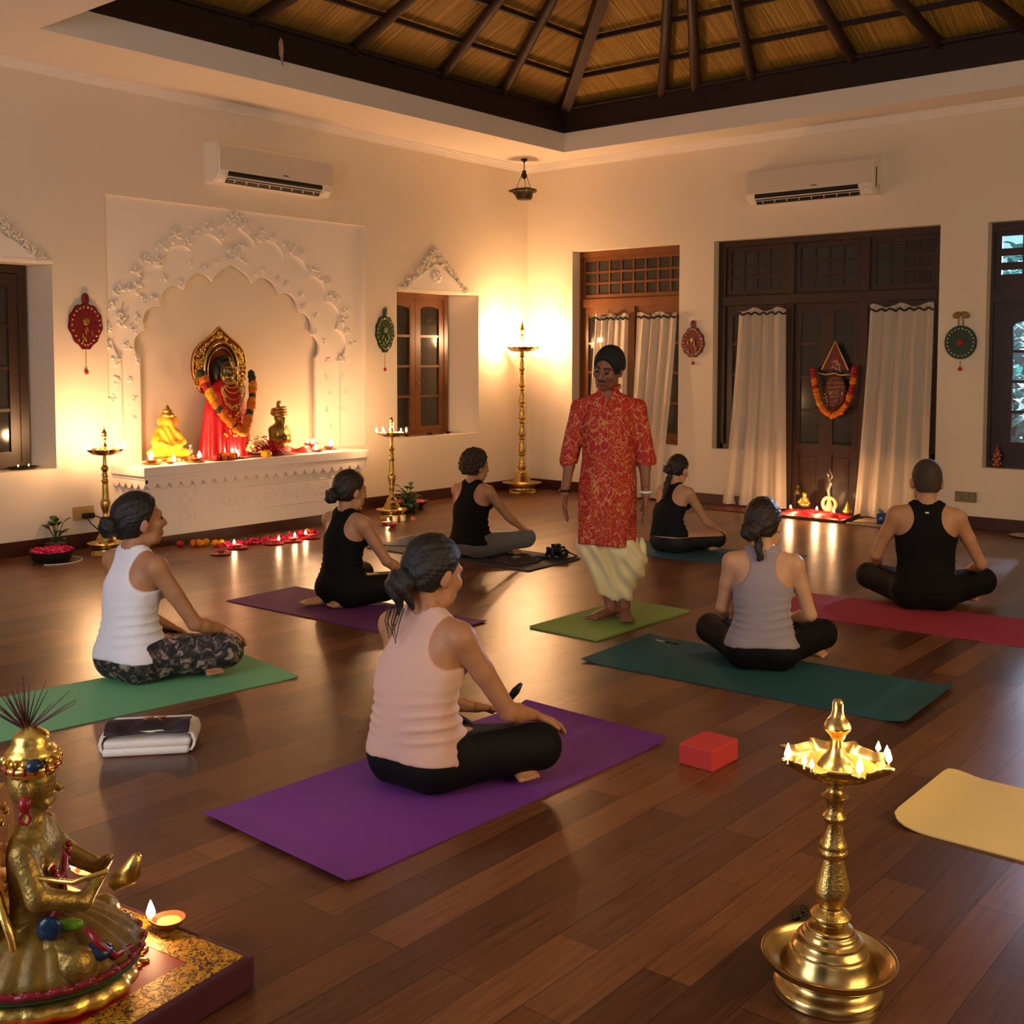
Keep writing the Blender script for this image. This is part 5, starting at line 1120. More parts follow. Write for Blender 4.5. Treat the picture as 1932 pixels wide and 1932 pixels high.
def hand_prims(S_, W_, d, n, thumb, curl=.5, sc=1.):
    """wrist W_, finger direction d, palm-facing normal n, thumb = +1/-1 side of d x n"""
    W_ = Vector(W_); d = Vector(d).normalized(); n = Vector(n); n = (n - d * n.dot(d)).normalized(); s = d.cross(n) * thumb
    S_.cone(W_ - d * .04 * sc, W_ + d * .02 * sc, .023 * sc, .021 * sc, .01)
    for o in (-.022, -.008, .008, .022): S_.cone(W_ + d * .018 * sc + s * o * .6 * sc, W_ + d * .085 * sc + s * o * sc, .014 * sc, .0115 * sc, .012)
    for o, L_ in ((-.031, .056), (-.0105, .072), (.0105, .078), (.031, .068)):
        b = W_ + d * .084 * sc + s * o * sc; c1 = curl * .5; c2 = curl * 1.1
        p1 = b + (d * math.cos(c1) + n * math.sin(c1) + s * o * 1.5) * L_ * .48 * sc; p2 = p1 + (d * math.cos(c2) + n * math.sin(c2) + s * o * 1.2) * L_ * .52 * sc
        S_.cone(b - d * .01, p1, .0098 * sc, .0088 * sc, .004); S_.cone(p1, p2, .0088 * sc, .0072 * sc, .003)
    t0 = W_ + d * .022 * sc + s * .022 * sc; t1 = W_ + d * .058 * sc + s * .050 * sc + n * .008 * sc; t2 = t1 + (d * .85 + s * .3 + n * .35).normalized() * .036 * sc
    S_.cone(t0, t1, .0135 * sc, .0105 * sc, .008); S_.cone(t1, t2, .0102 * sc, .0082 * sc, .004)
def foot_prims(S_, A, toe, up=(0, 0, 1), flat=False):
    A, T = Vector(A), Vector(toe); d = (T - A); L_ = d.length; d.normalize(); up = Vector(up); s = d.cross(up).normalized()
    S_.cone(A, A - d * .045 + up * -.012, .032, .028, .02); S_.cone(A, A + d * L_ * .7, .034, .026, .02)
    for o in (-.02, 0, .02): S_.cone(A + d * L_ * .35 + s * o * .7, A + d * L_ * .85 + s * o * 1.1, .02, .017, .014)
    for k, o in enumerate((-.034, -.018, -.002, .013, .030)):
        S_.cone(A + d * L_ * .85 + s * o, A + d * (L_ * (1.0 - .02 * abs(k - 3))) + s * o * 1.12, .0105 + .002 * (k == 4), .009 + .003 * (k == 4), .004)
def crom(st, n=60):
    st = np.array(st, float); out = []
    for i in range(len(st) - 1):
        a = st[max(i - 1, 0)]; b = st[i]; c = st[i + 1]; d = st[min(i + 2, len(st) - 1)]
        for k in range(8):
            t = k / 8; out.append(.5 * (2 * b + (c - a) * t + (2 * a - 5 * b + 4 * c - d) * t * t + (3 * b - 3 * c + d - a) * t ** 3))
    out.append(st[-1]); o = np.array(out); o[:, 0] = np.maximum.accumulate(o[:, 0] + np.arange(len(o)) * 1e-7); return o
def stack_fn(st, p=2.3):
    T = crom(st)
    def f(P):
        z = P[:, 2]; hw = np.interp(z, T[:, 0], T[:, 1]); hd = np.interp(z, T[:, 0], T[:, 2]); cx_ = np.interp(z, T[:, 0], T[:, 4]); cy_ = np.interp(z, T[:, 0], T[:, 3])
        q = (np.abs((P[:, 0] - cx_) / hw) ** p + np.abs((P[:, 1] - cy_) / hd) ** p) ** (1 / p)
        d = (q - 1) * np.minimum(hw, hd) * .95
        return np.maximum(np.maximum(d, z - T[-1, 0]), T[0, 0] - z)
    return f
def mergenp(name, parts, mat, parent=None):
    V = []; F = []; o = 0
    for v, f in parts: V.append(v); F.append(f + o); o += len(v)
    return npmesh(name, np.concatenate(V), np.concatenate(F), mat, parent)
def seated(label, loc, rz, s, skinm, topm, legm, *, top='racer', hem=.14, hair='bun', hairm='hair', head_yaw=0., head_pitch=0., head_roll=0., lean=0., side=0., slouch=.0, sh=.165, hip=.178, waist=.132, chest=.150, bust=1., knee=((-.31, .285, .12), (.31, .285, .12)), ankle=((.14, .31, .045), (-.06, .33, .05)), toe=((.335, .20, .028), (-.25, .27, .03)), elbow=((-.25, .10, .29), (.25, .10, .29)), wrist=((-.29, .27, .20), (.29, .27, .20)), hdir=None, shin_skin=0., strap=.0, seat=0., hsc=1.11, group=None, fold=1., tag_=False, cuff=True, gap=0.):
    """cross-legged seated person; local +y is the facing direction, seat on z = 0"""
    st = [(.03, hip * .9, .125, 0, 0), (.10, hip, .145, -.005, 0), (.18, hip * .93, .128, -.012 - slouch * .4, 0), (.29, waist, .100, -.012 - slouch, side * .2), (.38, waist * 1.06, .102, -.008 - slouch * .9 + lean * .3, side * .5), (.46, chest, .108, -.002 - slouch * .4 + lean * .6, side * .8), (.53, chest * 1.03, .095, lean * .85, side), (.575, chest * .86, .070, lean, side), (.61, .062, .05, lean + .006, side), (.63, .05, .045, lean + .01, side)]
    cx0, cy0 = side, lean
    tors = S().fn(stack_fn(st), .0)
    for q in (-1, 1):
        tors.ell((q * .085, -.045, .105), (.105, .105, .105), .04)
        if bust: tors.ell((cx0 * .8 + q * .072, .085 + lean * .6, .445), (.058, .05 * bust, .058), .03)
        tors.cone((cx0 + q * .03, cy0 - .012, .615), (cx0 + q * (sh - .03), cy0 - .008, .567), .036, .036, .05)
    core = list(tors.p)
    shl = [(cx0 + q * sh, cy0 - .004, .552) for q in (-1, 1)]
    legs = S(); legs.p = [(p[:-1] + (p[-1],)) for p in core[:5] if True]
    feet = []; armS = S()
    for i, q in enumerate((-1, 1)):
        legs.cone((q * .095, .02, .115), Vector(knee[i]) * .999, .108, .076, .05); legs.cone(knee[i], Vector(knee[i]).lerp(Vector(ankle[i]), .5), .074, .060, .03); legs.cone(Vector(knee[i]).lerp(Vector(ankle[i]), .5), Vector(knee[i]).lerp(Vector(ankle[i]), .86), .056, .042, .02)
    body = S(); body.p = list(core)
    for i, q in enumerate((-1, 1)):
        body.cone((q * .095, .02, .115), knee[i], .098, .064, .05); m_ = Vector(knee[i]).lerp(Vector(ankle[i]), .45); body.cone(knee[i], m_, .062, .052, .03); body.cone(m_, ankle[i], .052, .034, .02); foot_prims(body, ankle[i], toe[i])
        body.cone((cx0 + q * (sh - .035), cy0, .555), shl[i], .050, .050, .05); e, w = Vector(elbow[i]), Vector(wrist[i]); a = Vector(shl[i])
        body.cone(a, a.lerp(e, .45), .049, .041, .03); body.cone(a.lerp(e, .45), e, .041, .034, .02); mm_ = e.lerp(w, .35); body.cone(e, mm_, .034, .035, .02); body.cone(mm_, w, .035, .0235, .02)
    hm = Matrix.Translation((cx0, cy0 + .030 + .05 * math.sin(head_pitch), .762)) @ Euler((-head_pitch, head_roll, -head_yaw), 'ZYX').to_matrix().to_4x4() @ Matrix.Scale(hsc, 4)
    hb = hm @ Vector((0, -.025, -.06)); body.cone((cx0, cy0 + .0, .585), hb, .056, .05, .035)
    head_prims(Xf(body, hm))
    def bodyf(P): return np.maximum(body(P), .002 - P[:, 2])
    V, F = bake(bodyf, (-.5, -.3, -.03), (.5, .62, .93), .0075, 2); parts = [(V, F)]
    for i, q in enumerate((-1, 1)):
        hs = S(); w = Vector(wrist[i]); d = Vector(hdir[i]) if hdir and hdir[i] else (w - Vector(elbow[i])).normalized() * .7 + Vector((0, .5, -.25)); hand_prims(hs, w, d, Vector((0, -.3, -1)), -q, .55)
        lo = np.array(w) - .16; hi = np.array(w) + .16; parts.append(bake(hs, lo, hi, .0036, 1))
    root = mergenp('person', parts, MT[skinm]); root.location = loc; root.rotation_euler = (0, 0, rz - PI / 2); root.scale = (s, s, s); tag(root, label, 'person', group)
    # eyes and brows
    bm = BM()
    for q in (-1, 1): ball(bm, hm @ Vector((q * .031, .0795, -.004)), .010, 10, 8)
    obj('eyes', bm, MT['eye'], root, smooth=True)
    # top
    tf = S(); tf.p = list(core)
    armc = [np.array(v) for v in shl]
    r_in = {'racer': .098, 'tank': .078, 'wide': .088, 'strap': .125}[top]
    def topf(P):
        d = tf(P) - .008
        z = P[:, 2]; x = P[:, 0] - np.interp(z, [.2, .6], [0, cx0]); msk = np.clip((.42 - z) / .14, 0, 1) * np.clip((z - hem - .035) / .06, 0, 1) * np.clip(.55 + .9 * wnoise(P, 9, 11), 0, 1.3)
        d = d - fold * .0055 * np.maximum(0, np.sin(z * 2 * PI / (.040) + 3.0 * np.sin(x * 10 + z * 8) + 1.3 * np.sin(P[:, 1] * 14 + 2))) * msk + .002 * wnoise(P, 16, 5)
        for q, c in zip((-1, 1), armc):
            v = (P - (c + np.array([q * .028, -.02, -.004]))) / np.array([r_in + .028, .3, .118 if top != 'tank' else .108]); d = np.maximum(d, -(np.sqrt((v * v).sum(1)) - 1) * .09)
        v = (P - np.array([cx0, cy0 + .035, .655])) / np.array([.078, .10, .075]); d = np.maximum(d, -(np.sqrt((v * v).sum(1)) - 1) * .07)
        return np.maximum(d, hem + .008 * np.sin(P[:, 0] * 9 + 1) - z)
    sdf_obj('tank_top', topf, (-.32, -.28, .02), (.32, .3, .68), .0065, MT[topm], root, 1)
    def legf(P):
        d = legs(P) - .005 + .0015 * wnoise(P, 30, 9); z = P[:, 2]
        d = d - .002 * np.sin((P[:, 0] + P[:, 1]) * 70) * np.clip(1 - np.abs(np.abs(P[:, 0]) - .14) / .05, 0, 1)
        return np.maximum(np.maximum(d, z - (.205 - gap)), .001 - z)
    sdf_obj('leggings', legf, (-.48, -.28, -.02), (.48, .5, .24), .0075, MT[legm], root, 2)
    # hair
    def hair_obj(name, f, h=.006, ext=.2, dz=0, it=1):
        c = np.array(hm.translation) + np.array([0, 0, dz]); return sdf_obj(name, f, c - ext, c + ext, h, MT[hairm], root, it)
    if hair == 'buzz': hair_obj('hair', hair_cap(hm, .05, .5, -.062, .0035), .005)
    elif hair == 'curly': hair_obj('hair', hair_cap(hm, .055, .55, -.075, .022, lambda q: .011 * np.sin(q[:, 0] * 95 + 3 * np.sin(q[:, 2] * 60)) * np.sin(q[:, 1] * 90 + 2) * np.sin(q[:, 2] * 85 + 1) + .006 * wnoise(q, 120, 3)), .005)
    else:
        o = hair_obj('hair', hair_cap(hm, .05, .6, -.07, .011, lambda q: .0011 * np.sin(np.arctan2(q[:, 0], q[:, 2] + .05) * 46 + 2 * np.sin(q[:, 1] * 40)) * np.clip((.06 - q[:, 1]) / .05, 0, 1) + .002 * wnoise(q, 70, 8)), .0045)
        bc, br = {'bun': ((0, -.128, -.045), .046), 'bun_high': ((0, -.135, -.012), .045), 'loose': ((-.012, -.118, -.058), .052), 'round': ((-.028, -.105, -.045), .047), 'pony': ((-.02, -.11, -.035), .04)}[hair]
        bs = S(); X = Xf(bs, hm); X.ell(bc, (br * 1.05, br * .85, br), .01); X.cone((0, -.085, -.03), bc, .035, .03, .02)
        for k in range(5): a = k * 1.25; X.cone((bc[0] + br * .7 * math.cos(a), bc[1] - .012, bc[2] + br * .7 * math.sin(a)), (bc[0] + br * .75 * math.cos(a + .9), bc[1] - .008, bc[2] + br * .75 * math.sin(a + .9)), br * .36, br * .3, .006)
        if hair == 'loose': X.cone((-.01, -.12, -.08), (-.02, -.10, -.15), .022, .008, .01); X.cone((.02, -.11, -.09), (.03, -.085, -.13), .018, .008, .01); X.ell((-.045, -.10, -.05), (.025, .025, .03), .01)
        if hair == 'round': X.cone((.0, -.09, -.08), (.012, -.088, -.17), .020, .017, .01)
        if hair == 'pony': X.cone((0, -.09, -.07), (.0, -.10, -.16), .02, .03, .01); X.cone((0, -.10, -.16), (-.015, -.09, -.28), .03, .015, .01)
        hair_obj('hair_bun', lambda P: bs(P) + .003 * np.sin(inv_pts(P, hm) @ np.array([90, 60, 110.])), .005, .3, -.06)
        if hair in ('bun', 'loose'):
            bm = BM(); a0 = (bc[0], -.098, bc[2] + .012); tube(bm, [hm @ Vector((a0[0] + .036 * math.cos(a), a0[1] - .012 * math.sin(a), a0[2] + .034 * math.sin(a))) for a in np.linspace(.1, 2.6, 14)], .0055, 8); obj('hair_tie', bm, MT['tie'], root, smooth=True)
        if hair == 'loose':
            bm = BM(); rg = random.Random(4)
            for k in range(8): tube(bm, [hm @ Vector((-.02 + .012 * k - .04, -.115, -.13)), hm @ Vector((-.03 + .012 * k - .03, -.118 - .01 * rg.random(), -.18)), hm @ Vector((-.02 + rg.uniform(-.03, .03), -.105, -.22 - .03 * rg.random()))], [.003, .002, .0008], 5)
            obj('loose_strands', bm, MT[hairm], root)
    if tag_:
        bm = BM(); box(bm, cx0 - .014, cx0 + .006, cy0 - .079, cy0 - .074, .577, .586); obj('neck_label', bm, MT['white'], root)
    return root, hm
MT['eye'] = M('dark_eye', '#0c0806', .2); MT['tie'] = M('blush_hair_tie', '#c99a80', .4)
MATZ = .006
r_, _ = seated('person in white tank top and floral leggings sitting cross-legged on the bright green mat', (-7.935, -3.89, MATZ), R(4), 1.05, 'skin1', 't_white', 'l_floral', top='racer', hem=.105, hair='bun_high', head_yaw=R(18), head_pitch=R(-4), slouch=.02, lean=.0, side=.012, elbow=((-.24, .12, .30), (.275, .13, .275)), wrist=((-.10, .26, .19), (.29, .275, .225)), hdir=(None, (.1, .8, -.45)))
r_, _ = seated('person in black tank top sitting back on folded bare feet on the plum mat', (-6.11, -3.41, MATZ), R(0), .98, 'skin4', 't_black', 'l_black', top='racer', hem=.10, hair='bun', hairm='hairb', head_yaw=R(10), head_pitch=R(8), lean=.02, slouch=.01, knee=((-.24, .37, .13), (.26, .37, .13)), ankle=((-.08, -.06, .035), (.10, -.02, .035)), toe=((-.16, -.24, .022), (.03, -.17, .022)), elbow=((-.24, .10, .30), (.255, .14, .30)), wrist=((-.22, .27, .20), (.27, .28, .22)), hdir=(None, (.0, .8, -.4)))
pink_, _ = seated('person in pale pink sleeveless top sitting on the large front purple mat', (-8.02, -5.98, MATZ), R(2), 1.045, 'skin1', 't_pink', 'l_black', top='tank', hem=.115, hair='loose', head_yaw=R(12), head_pitch=R(14), slouch=.03, lean=.022, waist=.155, hip=.196, chest=.162, elbow=((-.23, .12, .29), (.26, .17, .265)), wrist=((-.02, .30, .20), (.265, .30, .225)), hdir=((.6, .6, -.1), (.3, .8, -.35)))
r_, _ = seated('person with short curly hair and grey leggings sitting on the dark mat', (-4.24, -2.86, .012), R(4), .965, 'skin4', 't_black', 'l_grey', top='racer', hem=.11, hair='curly', hairm='hairc', head_yaw=R(22), head_pitch=R(6), lean=.01, slouch=.02, bust=1.35, chest=.156, waist=.145, knee=((-.30, .33, .13), (.31, .34, .14)), elbow=((-.24, .12, .30), (.25, .17, .33)), wrist=((-.2, .30, .2), (.28, .30, .235)), hdir=(None, (.1, .7, -.4)))
r_, _ = seated('person in charcoal top with long ponytail sitting on the blue mat', (-2.97, -3.96, MATZ), R(-3), .90, 'skin2', 't_dark', 'l_dots', top='strap', hem=.15, hair='pony', hairm='hairb', head_yaw=R(4), head_pitch=R(20), lean=.045, slouch=.055, sh=.155, waist=.138, hip=.185, gap=.055, elbow=((-.22, .14, .28), (.245, .19, .28)), wrist=((-.16, .33, .18), (.28, .31, .21)), hdir=(None, (.1, .7, -.4)))
r_, _ = seated('person in grey racerback top sitting on the teal mat', (-5.725, -6.205, MATZ), R(26), .985, 'skin2', 't_grey', 'l_black', top='racer', hem=.125, hair='round', hairm='hairb', head_yaw=R(16), head_pitch=R(10), slouch=.018, elbow=((-.21, .03, .30), (.245, .02, .285)), wrist=((-.20, .21, .20), (.13, .22, .215)), sh=.160, hip=.170, knee=((-.285, .29, .12), (.315, .285, .125)))
r_, _ = seated('person with buzzed hair and black racerback sitting on the crimson mat', (-3.77, -6.355, MATZ), R(25), 1.08, 'skin4', 't_black', 'l_black', top='racer', hem=.10, hair='buzz', hairm='buzz', head_yaw=R(-3), head_pitch=R(4), slouch=.0, sh=.172, hip=.168, waist=.150, chest=.172, bust=0, tag_=True, fold=.5, elbow=((-.28, .05, .30), (.32, .07, .265)), wrist=((-.25, .25, .20), (.29, .24, .205)), knee=((-.30, .29, .125), (.36, .28, .125)))
# pen-like stick in the front person's hand
bm = BM(); w = Vector((.02, .34, .215)); w = Vector((.10, .36, .225)); tube(bm, [w, w + Vector((.03, .02, .045)), w + Vector((.05, .03, .075))], [.012, .016, .007], 10); ps = obj('black_stick', bm, MT['black'], None, smooth=True)
ps.matrix_world = pink_.matrix_basis; tag(ps, 'short black stick held in the lap by the person in pale pink', 'stick')
# ------------------------------------------------------------------ standing teacher
def kurta_mat():
    m, nt, b = nt_new('red_printed_cotton'); L = nt.links.new; tc = N(nt, 'ShaderNodeTexCoord'); mp = N(nt, 'ShaderNodeMapping'); mp.inputs['Scale'].default_value = (1, .5, .8); L(tc.outputs['Object'], mp.inputs['Vector'])
    nz = N(nt, 'ShaderNodeTexNoise', i_Scale=11.0, i_Detail=2.0); L(mp.outputs[0], nz.inputs['Vector'])
    mx = N(nt, 'ShaderNodeMix', data_type='RGBA', blend_type='LINEAR_LIGHT'); mx.inputs['Factor'].default_value = .10; L(mp.outputs[0], mx.inputs['A']); L(nz.outputs['Color'], mx.inputs['B'])
    v = N(nt, 'ShaderNodeTexVoronoi', feature='DISTANCE_TO_EDGE', i_Scale=14.0); L(mx.outputs['Result'], v.inputs['Vector']); v1 = N(nt, 'ShaderNodeTexVoronoi', i_Scale=14.0); L(mx.outputs['Result'], v1.inputs['Vector'])
    v2 = N(nt, 'ShaderNodeTexVoronoi', feature='DISTANCE_TO_EDGE', i_Scale=40.0); L(mx.outputs['Result'], v2.inputs['Vector'])
    base = ramp(nt, [(0, lin('#5f7a2c')), (.10, lin('#8f9a3a')), (.16, lin('#c9701c')), (.22, lin('#9c1014')), (.34, lin('#ae1416')), (.37, lin('#c87018')), (.40, lin('#a21014'))]); L(v1.outputs['Distance'], base.inputs[0])
    e1 = ramp(nt, [(.025, (.85, .85, .85)), (.05, (0, 0, 0))]); L(v.outputs['Distance'], e1.inputs[0]); e2 = ramp(nt, [(.05, (.75, .75, .75)), (.09, (0, 0, 0))]); L(v2.outputs['Distance'], e2.inputs[0])
    a = N(nt, 'ShaderNodeMix', data_type='RGBA'); L(e2.outputs[0], a.inputs['Factor']); L(base.outputs[0], a.inputs['A']); a.inputs['B'].default_value = (*lin('#b8401c'), 1)
    c = N(nt, 'ShaderNodeMix', data_type='RGBA'); L(e1.outputs[0], c.inputs['Factor']); L(a.outputs['Result'], c.inputs['A']); c.inputs['B'].default_value = (*lin('#c88250'), 1)
    L(c.outputs['Result'], b.inputs['Base Color']); b.inputs['Roughness'].default_value = .75; return m
MT['kurta'] = kurta_mat(); MT['dhoti'] = M('cream_silk_dhoti', '#e6d49a', .5, sheen=.3, bump=(240, .2, .001))
TL = (-5.33, -4.95, .0135); TR = R(212)
hm = Matrix.Translation((0.0, .05, 1.545)) @ Euler((R(-20), R(-4), R(-22)), 'ZYX').to_matrix().to_4x4() @ Matrix.Scale(1.06, 4)
tb_ = S().fn(stack_fn([(.86, .15, .11, 0, 0), (.95, .165, .12, 0, 0), (1.05, .15, .11, .01, 0), (1.18, .165, .115, .01, 0), (1.28, .175, .10, 0, 0), (1.345, .14, .07, 0, 0), (1.385, .06, .05, .005, 0)]), .0)
sho = [(-.175, 0, 1.295), (.175, 0, 1.295)]; elb = [(-.222, -.01, 1.01), (.232, -.01, 1.01)]; wri = [(-.232, .08, .765), (.262, .07, .765)]
for i, q in enumerate((-1, 1)):
    a, e, w = Vector(sho[i]), Vector(elb[i]), Vector(wri[i]); tb_.cone((q * .1, 0, 1.33), a, .04, .045, .05); tb_.cone(a, e, .044, .038, .03); tb_.cone(e, e.lerp(w, .3), .037, .036, .02); tb_.cone(e.lerp(w, .3), w, .036, .025, .02)
legp = [((-.085, 0, .88), (-.09, .04, .48), (-.105, .02, .085), (-.135, .235, .03)), ((.085, 0, .88), (.06, .03, .48), (-.02, .02, .085), (.09, .20, .03))]
for H_, K_, A_, T_ in legp: tb_.cone(H_, K_, .085, .055, .04); tb_.cone(K_, A_, .052, .034, .03); foot_prims(tb_, (A_[0], A_[1], .042), T_); tb_.cone(A_, (A_[0], A_[1], .045), .036, .036, .02)
tb_.cone((0, 0, 1.36), hm @ Vector((0, -.02, -.06)), .058, .055, .03); head_prims(Xf(tb_, hm), nose=1.03)
parts = [bake(lambda P: np.maximum(tb_(P), -P[:, 2]), (-.36, -.22, -.03), (.36, .30, 1.68), .0075, 1)]
Xh = S(); head_prims(Xf(Xh, hm), nose=1.03)
for i, q in enumerate((-1, 1)):
    hs = S(); w = Vector(wri[i]); hand_prims(hs, w, (q * -.02, .10, -1), (-q, .1, 0), 1 if q < 0 else 1, .28, 1.0); parts.append(bake(hs, np.array(w) - .2, np.array(w) + .2, .0036, 1))
T_ = mergenp('person', parts, MT['skin3']); T_.location = TL; T_.rotation_euler = (0, 0, TR - PI / 2); tag(T_, 'person standing barefoot in red printed kurta and cream dhoti, head bowed', 'person')
# kurta
ks = S().fn(stack_fn([(.455, .215, .165, .0, .02), (.60, .198, .16, 0, .012), (.80, .180, .148, .0, .004), (1.0, .162, .135, .01, 0), (1.18, .168, .132, .01, 0), (1.28, .168, .115, 0, 0), (1.345, .135, .082, 0, 0), (1.395, .072, .064, .006, 0), (1.43, .064, .06, .016, 0)], 2.2), .0)
for i, q in enumerate((-1, 1)):
    a, e = Vector(sho[i]), Vector(elb[i]); ks.cone((q * .1, 0, 1.32), a, .052, .056, .05); ks.cone(a, e + Vector((q * .012, .01, -.04)), .056, .060, .025)
def kurtaf(P):
    d = ks(P); z = P[:, 2]; a = np.arctan2(P[:, 1], P[:, 0]); d = d - .006 * np.sin(a * 9 + 2 * np.sin(z * 5)) * np.clip((1.15 - z) / .5, 0, 1) + .002 * wnoise(P, 14, 6)
    fr = np.maximum(np.maximum(np.abs(P[:, 0]) - .004 - np.clip(z - 1.345, 0, 1) * .42, 1.33 - z), .0 - P[:, 1])      # open collar
    arm = np.abs(P[:, 0] ) > .178
    d = np.maximum(d, -np.minimum(fr, 1) * .9) if True else d
    d = np.maximum(d, np.where(arm & (z < 1.05), (.925 + .01) + .015 * np.sin(P[:, 0] * 40) - z, -1))
    d = np.maximum(d, .462 + .008 * np.sin(P[:, 0] * 12) - z)
    return d
sdf_obj('kurta', kurtaf, (-.40, -.25, .42), (.40, .25, 1.46), .0075, MT['kurta'], T_, 1)
bm = BM(); tube(bm, [(.068 * math.cos(a), .016 + .064 * math.sin(a), 1.432 - .02 * max(0, math.sin(a))) for a in np.linspace(PI * .64, PI * 2.36, 30)], .011, 8); obj('collar', bm, MT['kurta'], T_, smooth=True)
bm = BM()
for k in range(4): ball(bm, (0, .137 + .004 * k - .006 * k, 1.30 - .045 * k), .006, 8, 6)
obj('button', bm, MT['brass'], T_)
# dhoti
ds = S(); 
for (H_, K_, A_, q) in (((-.07, 0, .72), (-.09, .02, .42), (-.105, .015, .16), -1), ((.07, 0, .72), (.075, .02, .45), (-.02, .02, .15), 1)):
    ds.cone(H_, K_, .115, .108, .06); ds.cone(K_, A_, .108, .060, .04)
ds.ell((-.165, .03, .34), (.075, .09, .11), .05)
def dhotif(P):
    d = ds(P); x, z = P[:, 0], P[:, 2]
    d = d - .014 * np.sin((x - (z - .3) * .35) * 62 + 2.5 * np.sin(z * 7)) * np.clip((P[:, 1] + .05) / .1, 0, 1) * np.clip(1.2 - np.abs(x - .03) / .16, 0, 1) - .010 * np.sin((z - x * 1.1) * 52) * np.clip((-x - .02) / .08, 0, 1)
    return np.maximum(np.maximum(d, z - .50), .105 + .05 * np.abs(np.sin(x * 16 + .6)) * (x > -.06) - z)
sdf_obj('dhoti', dhotif, (-.27, -.24, .05), (.30, .26, .74), .0075, MT['dhoti'], T_, 1)
bm = BM(); pts = [(-.205, .02, .50), (-.215, .035, .46), (-.215, .045, .40), (-.215, .04, .35)]; tube(bm, pts, [.012, .022, .026, .02], 10); obj('dhoti_end', bm, MT['dhoti'], T_, smooth=True)
MT['hairt'] = M('short_black_hair', '#0d0a08', .8, bump=(300, .6, .003))
c = np.array(hm.translation)
sdf_obj('hair', hair_cap(hm, .068, .30, -.02, .013), c - .2, c + .2, .006, MT['hairt'], T_, 1)
ms = S(); X = Xf(ms, hm); X.cone((-.024, .088, -.058), (0, .098, -.053), .005, .007, .004); X.cone((.024, .088, -.058), (0, .098, -.053), .005, .007, .004); sdf_obj('moustache', ms, c - .15, c + .15, .003, MT['hair'], T_, 1)
bs = S(); X = Xf(bs, hm)
for q in (-1, 1): X.cone((q * .014, .092, .021), (q * .034, .088, .026), .0045, .0045, .003); X.cone((q * .034, .088, .026), (q * .05, .074, .02), .0045, .003, .003)
sdf_obj('eyebrows', bs, c - .15, c + .15, .0028, MT['hair'], T_, 1)
bm = BM()
for q in (-1, 1): ball(bm, hm @ Vector((q * .031, .0875, -.005)), (.013, .007, .006), 10, 8)
obj('eyes', bm, MT['eye'], T_, smooth=True)
for i, nm, mt in ((1, 'dark_bracelet', 'bronze'), (0, 'wrist_watch', 'metal')):
    bm = BM(); w = Vector(wri[i]); tube(bm, [(w.x + .031 * math.cos(a), w.y + .031 * math.sin(a) - .005, w.z + .025) for a in np.linspace(0, 2 * PI, 20)[:-1]], .008, 8, closed=True)
    if not i: lathe(bm, [(0, -.007), (.02, -.007), (.02, .006), (0, .006)], 16, loc=(w.x + .0, w.y + .0, w.z + .025))
    obj(nm, bm, MT[mt] if i == 1 else M('white_watch', '#e6ddd0', .3), T_, smooth=True)
# ================================================================== mats and floor objects
def rubber(name, c, c2): return M(name, c, .75, spec=.3, var=(2.2, .9), c2=c2, bump=(260, .3, .0015))
def ymat(label, cx_, cy, L_, Wd, rz, mat, th=.006, curl=(0, 0), corner=0, seed=1):
    """yoga mat, length along local x; curl lifts the two short ends; local origin at centre"""
    rg = random.Random(seed); nx, ny = 60, 14; V = []; top = []; 
    for i in range(nx + 1):
        for j in range(ny + 1):
            x = (i / nx - .5) * L_; y = (j / ny - .5) * Wd
            if corner:
                ex = max(0, abs(x) - (L_ / 2 - corner)); ey = max(0, abs(y) - (Wd / 2 - corner)); r = math.hypot(ex, ey)
                if ex > 0 and ey > 0 and r > 0:
                    mx = max(ex, ey); k = mx / r; x = math.copysign(L_ / 2 - corner + ex * k, x); y = math.copysign(Wd / 2 - corner + ey * k, y)
            z = 0
            for e, sgn in ((0, -1), (1, 1)):
                d = (L_ / 2 - sgn * x); 
                if curl[e] and d < .14: z += curl[e] * (1 - d / .14) ** 2
            V.append((x, y, z))
    n = len(V); V2 = [(x, y, z + .0008) for x, y, z in V] + [(x, y, z + th) for x, y, z in V]; W_ = ny + 1; F = []
    for i in range(nx):
        for j in range(ny):
            k = i * W_ + j; F.append((k, k + 1, k + W_ + 1, k + W_)); F.append((n + k, n + k + W_, n + k + W_ + 1, n + k + 1))
    per = [j for j in range(W_)] + [i * W_ + ny for i in range(1, nx + 1)] + [nx * W_ + j for j in range(ny - 1, -1, -1)] + [i * W_ for i in range(nx - 1, 0, -1)]
    for a, b in zip(per, per[1:] + per[:1]): F.append((a, n + a, n + b, b))
    o = pyobj('yoga_mat', V2, F, mat, None, False); o.location = (cx_, cy, 0); o.rotation_euler = (0, 0, rz); return tag(o, label, 'mat')
ymat('large bright purple yoga mat in front under the person in pale pink', -7.885, -6.02, 1.73, .78, R(-2), rubber('purple_rubber', '#78378e', '#6c3182'), curl=(.012, .018))
ymat('teal yoga mat under the person in grey with pale logo on its corner', -5.85, -6.26, 1.72, .71, R(-88), rubber('teal_rubber', '#21565a', '#1c4b4e'), curl=(.01, .02))
ymat('small light green mat under the bare feet of the standing person', -5.33, -4.99, 1.0, .50, R(-1), rubber('light_green_foam', '#86a050', '#7a9448'), th=.013)
ymat('bright green yoga mat reaching the left edge under the person in white', -8.22, -4.06, 1.75, .64, R(-8), rubber('green_rubber', '#74b884', '#6aac7a'), curl=(0, .004))
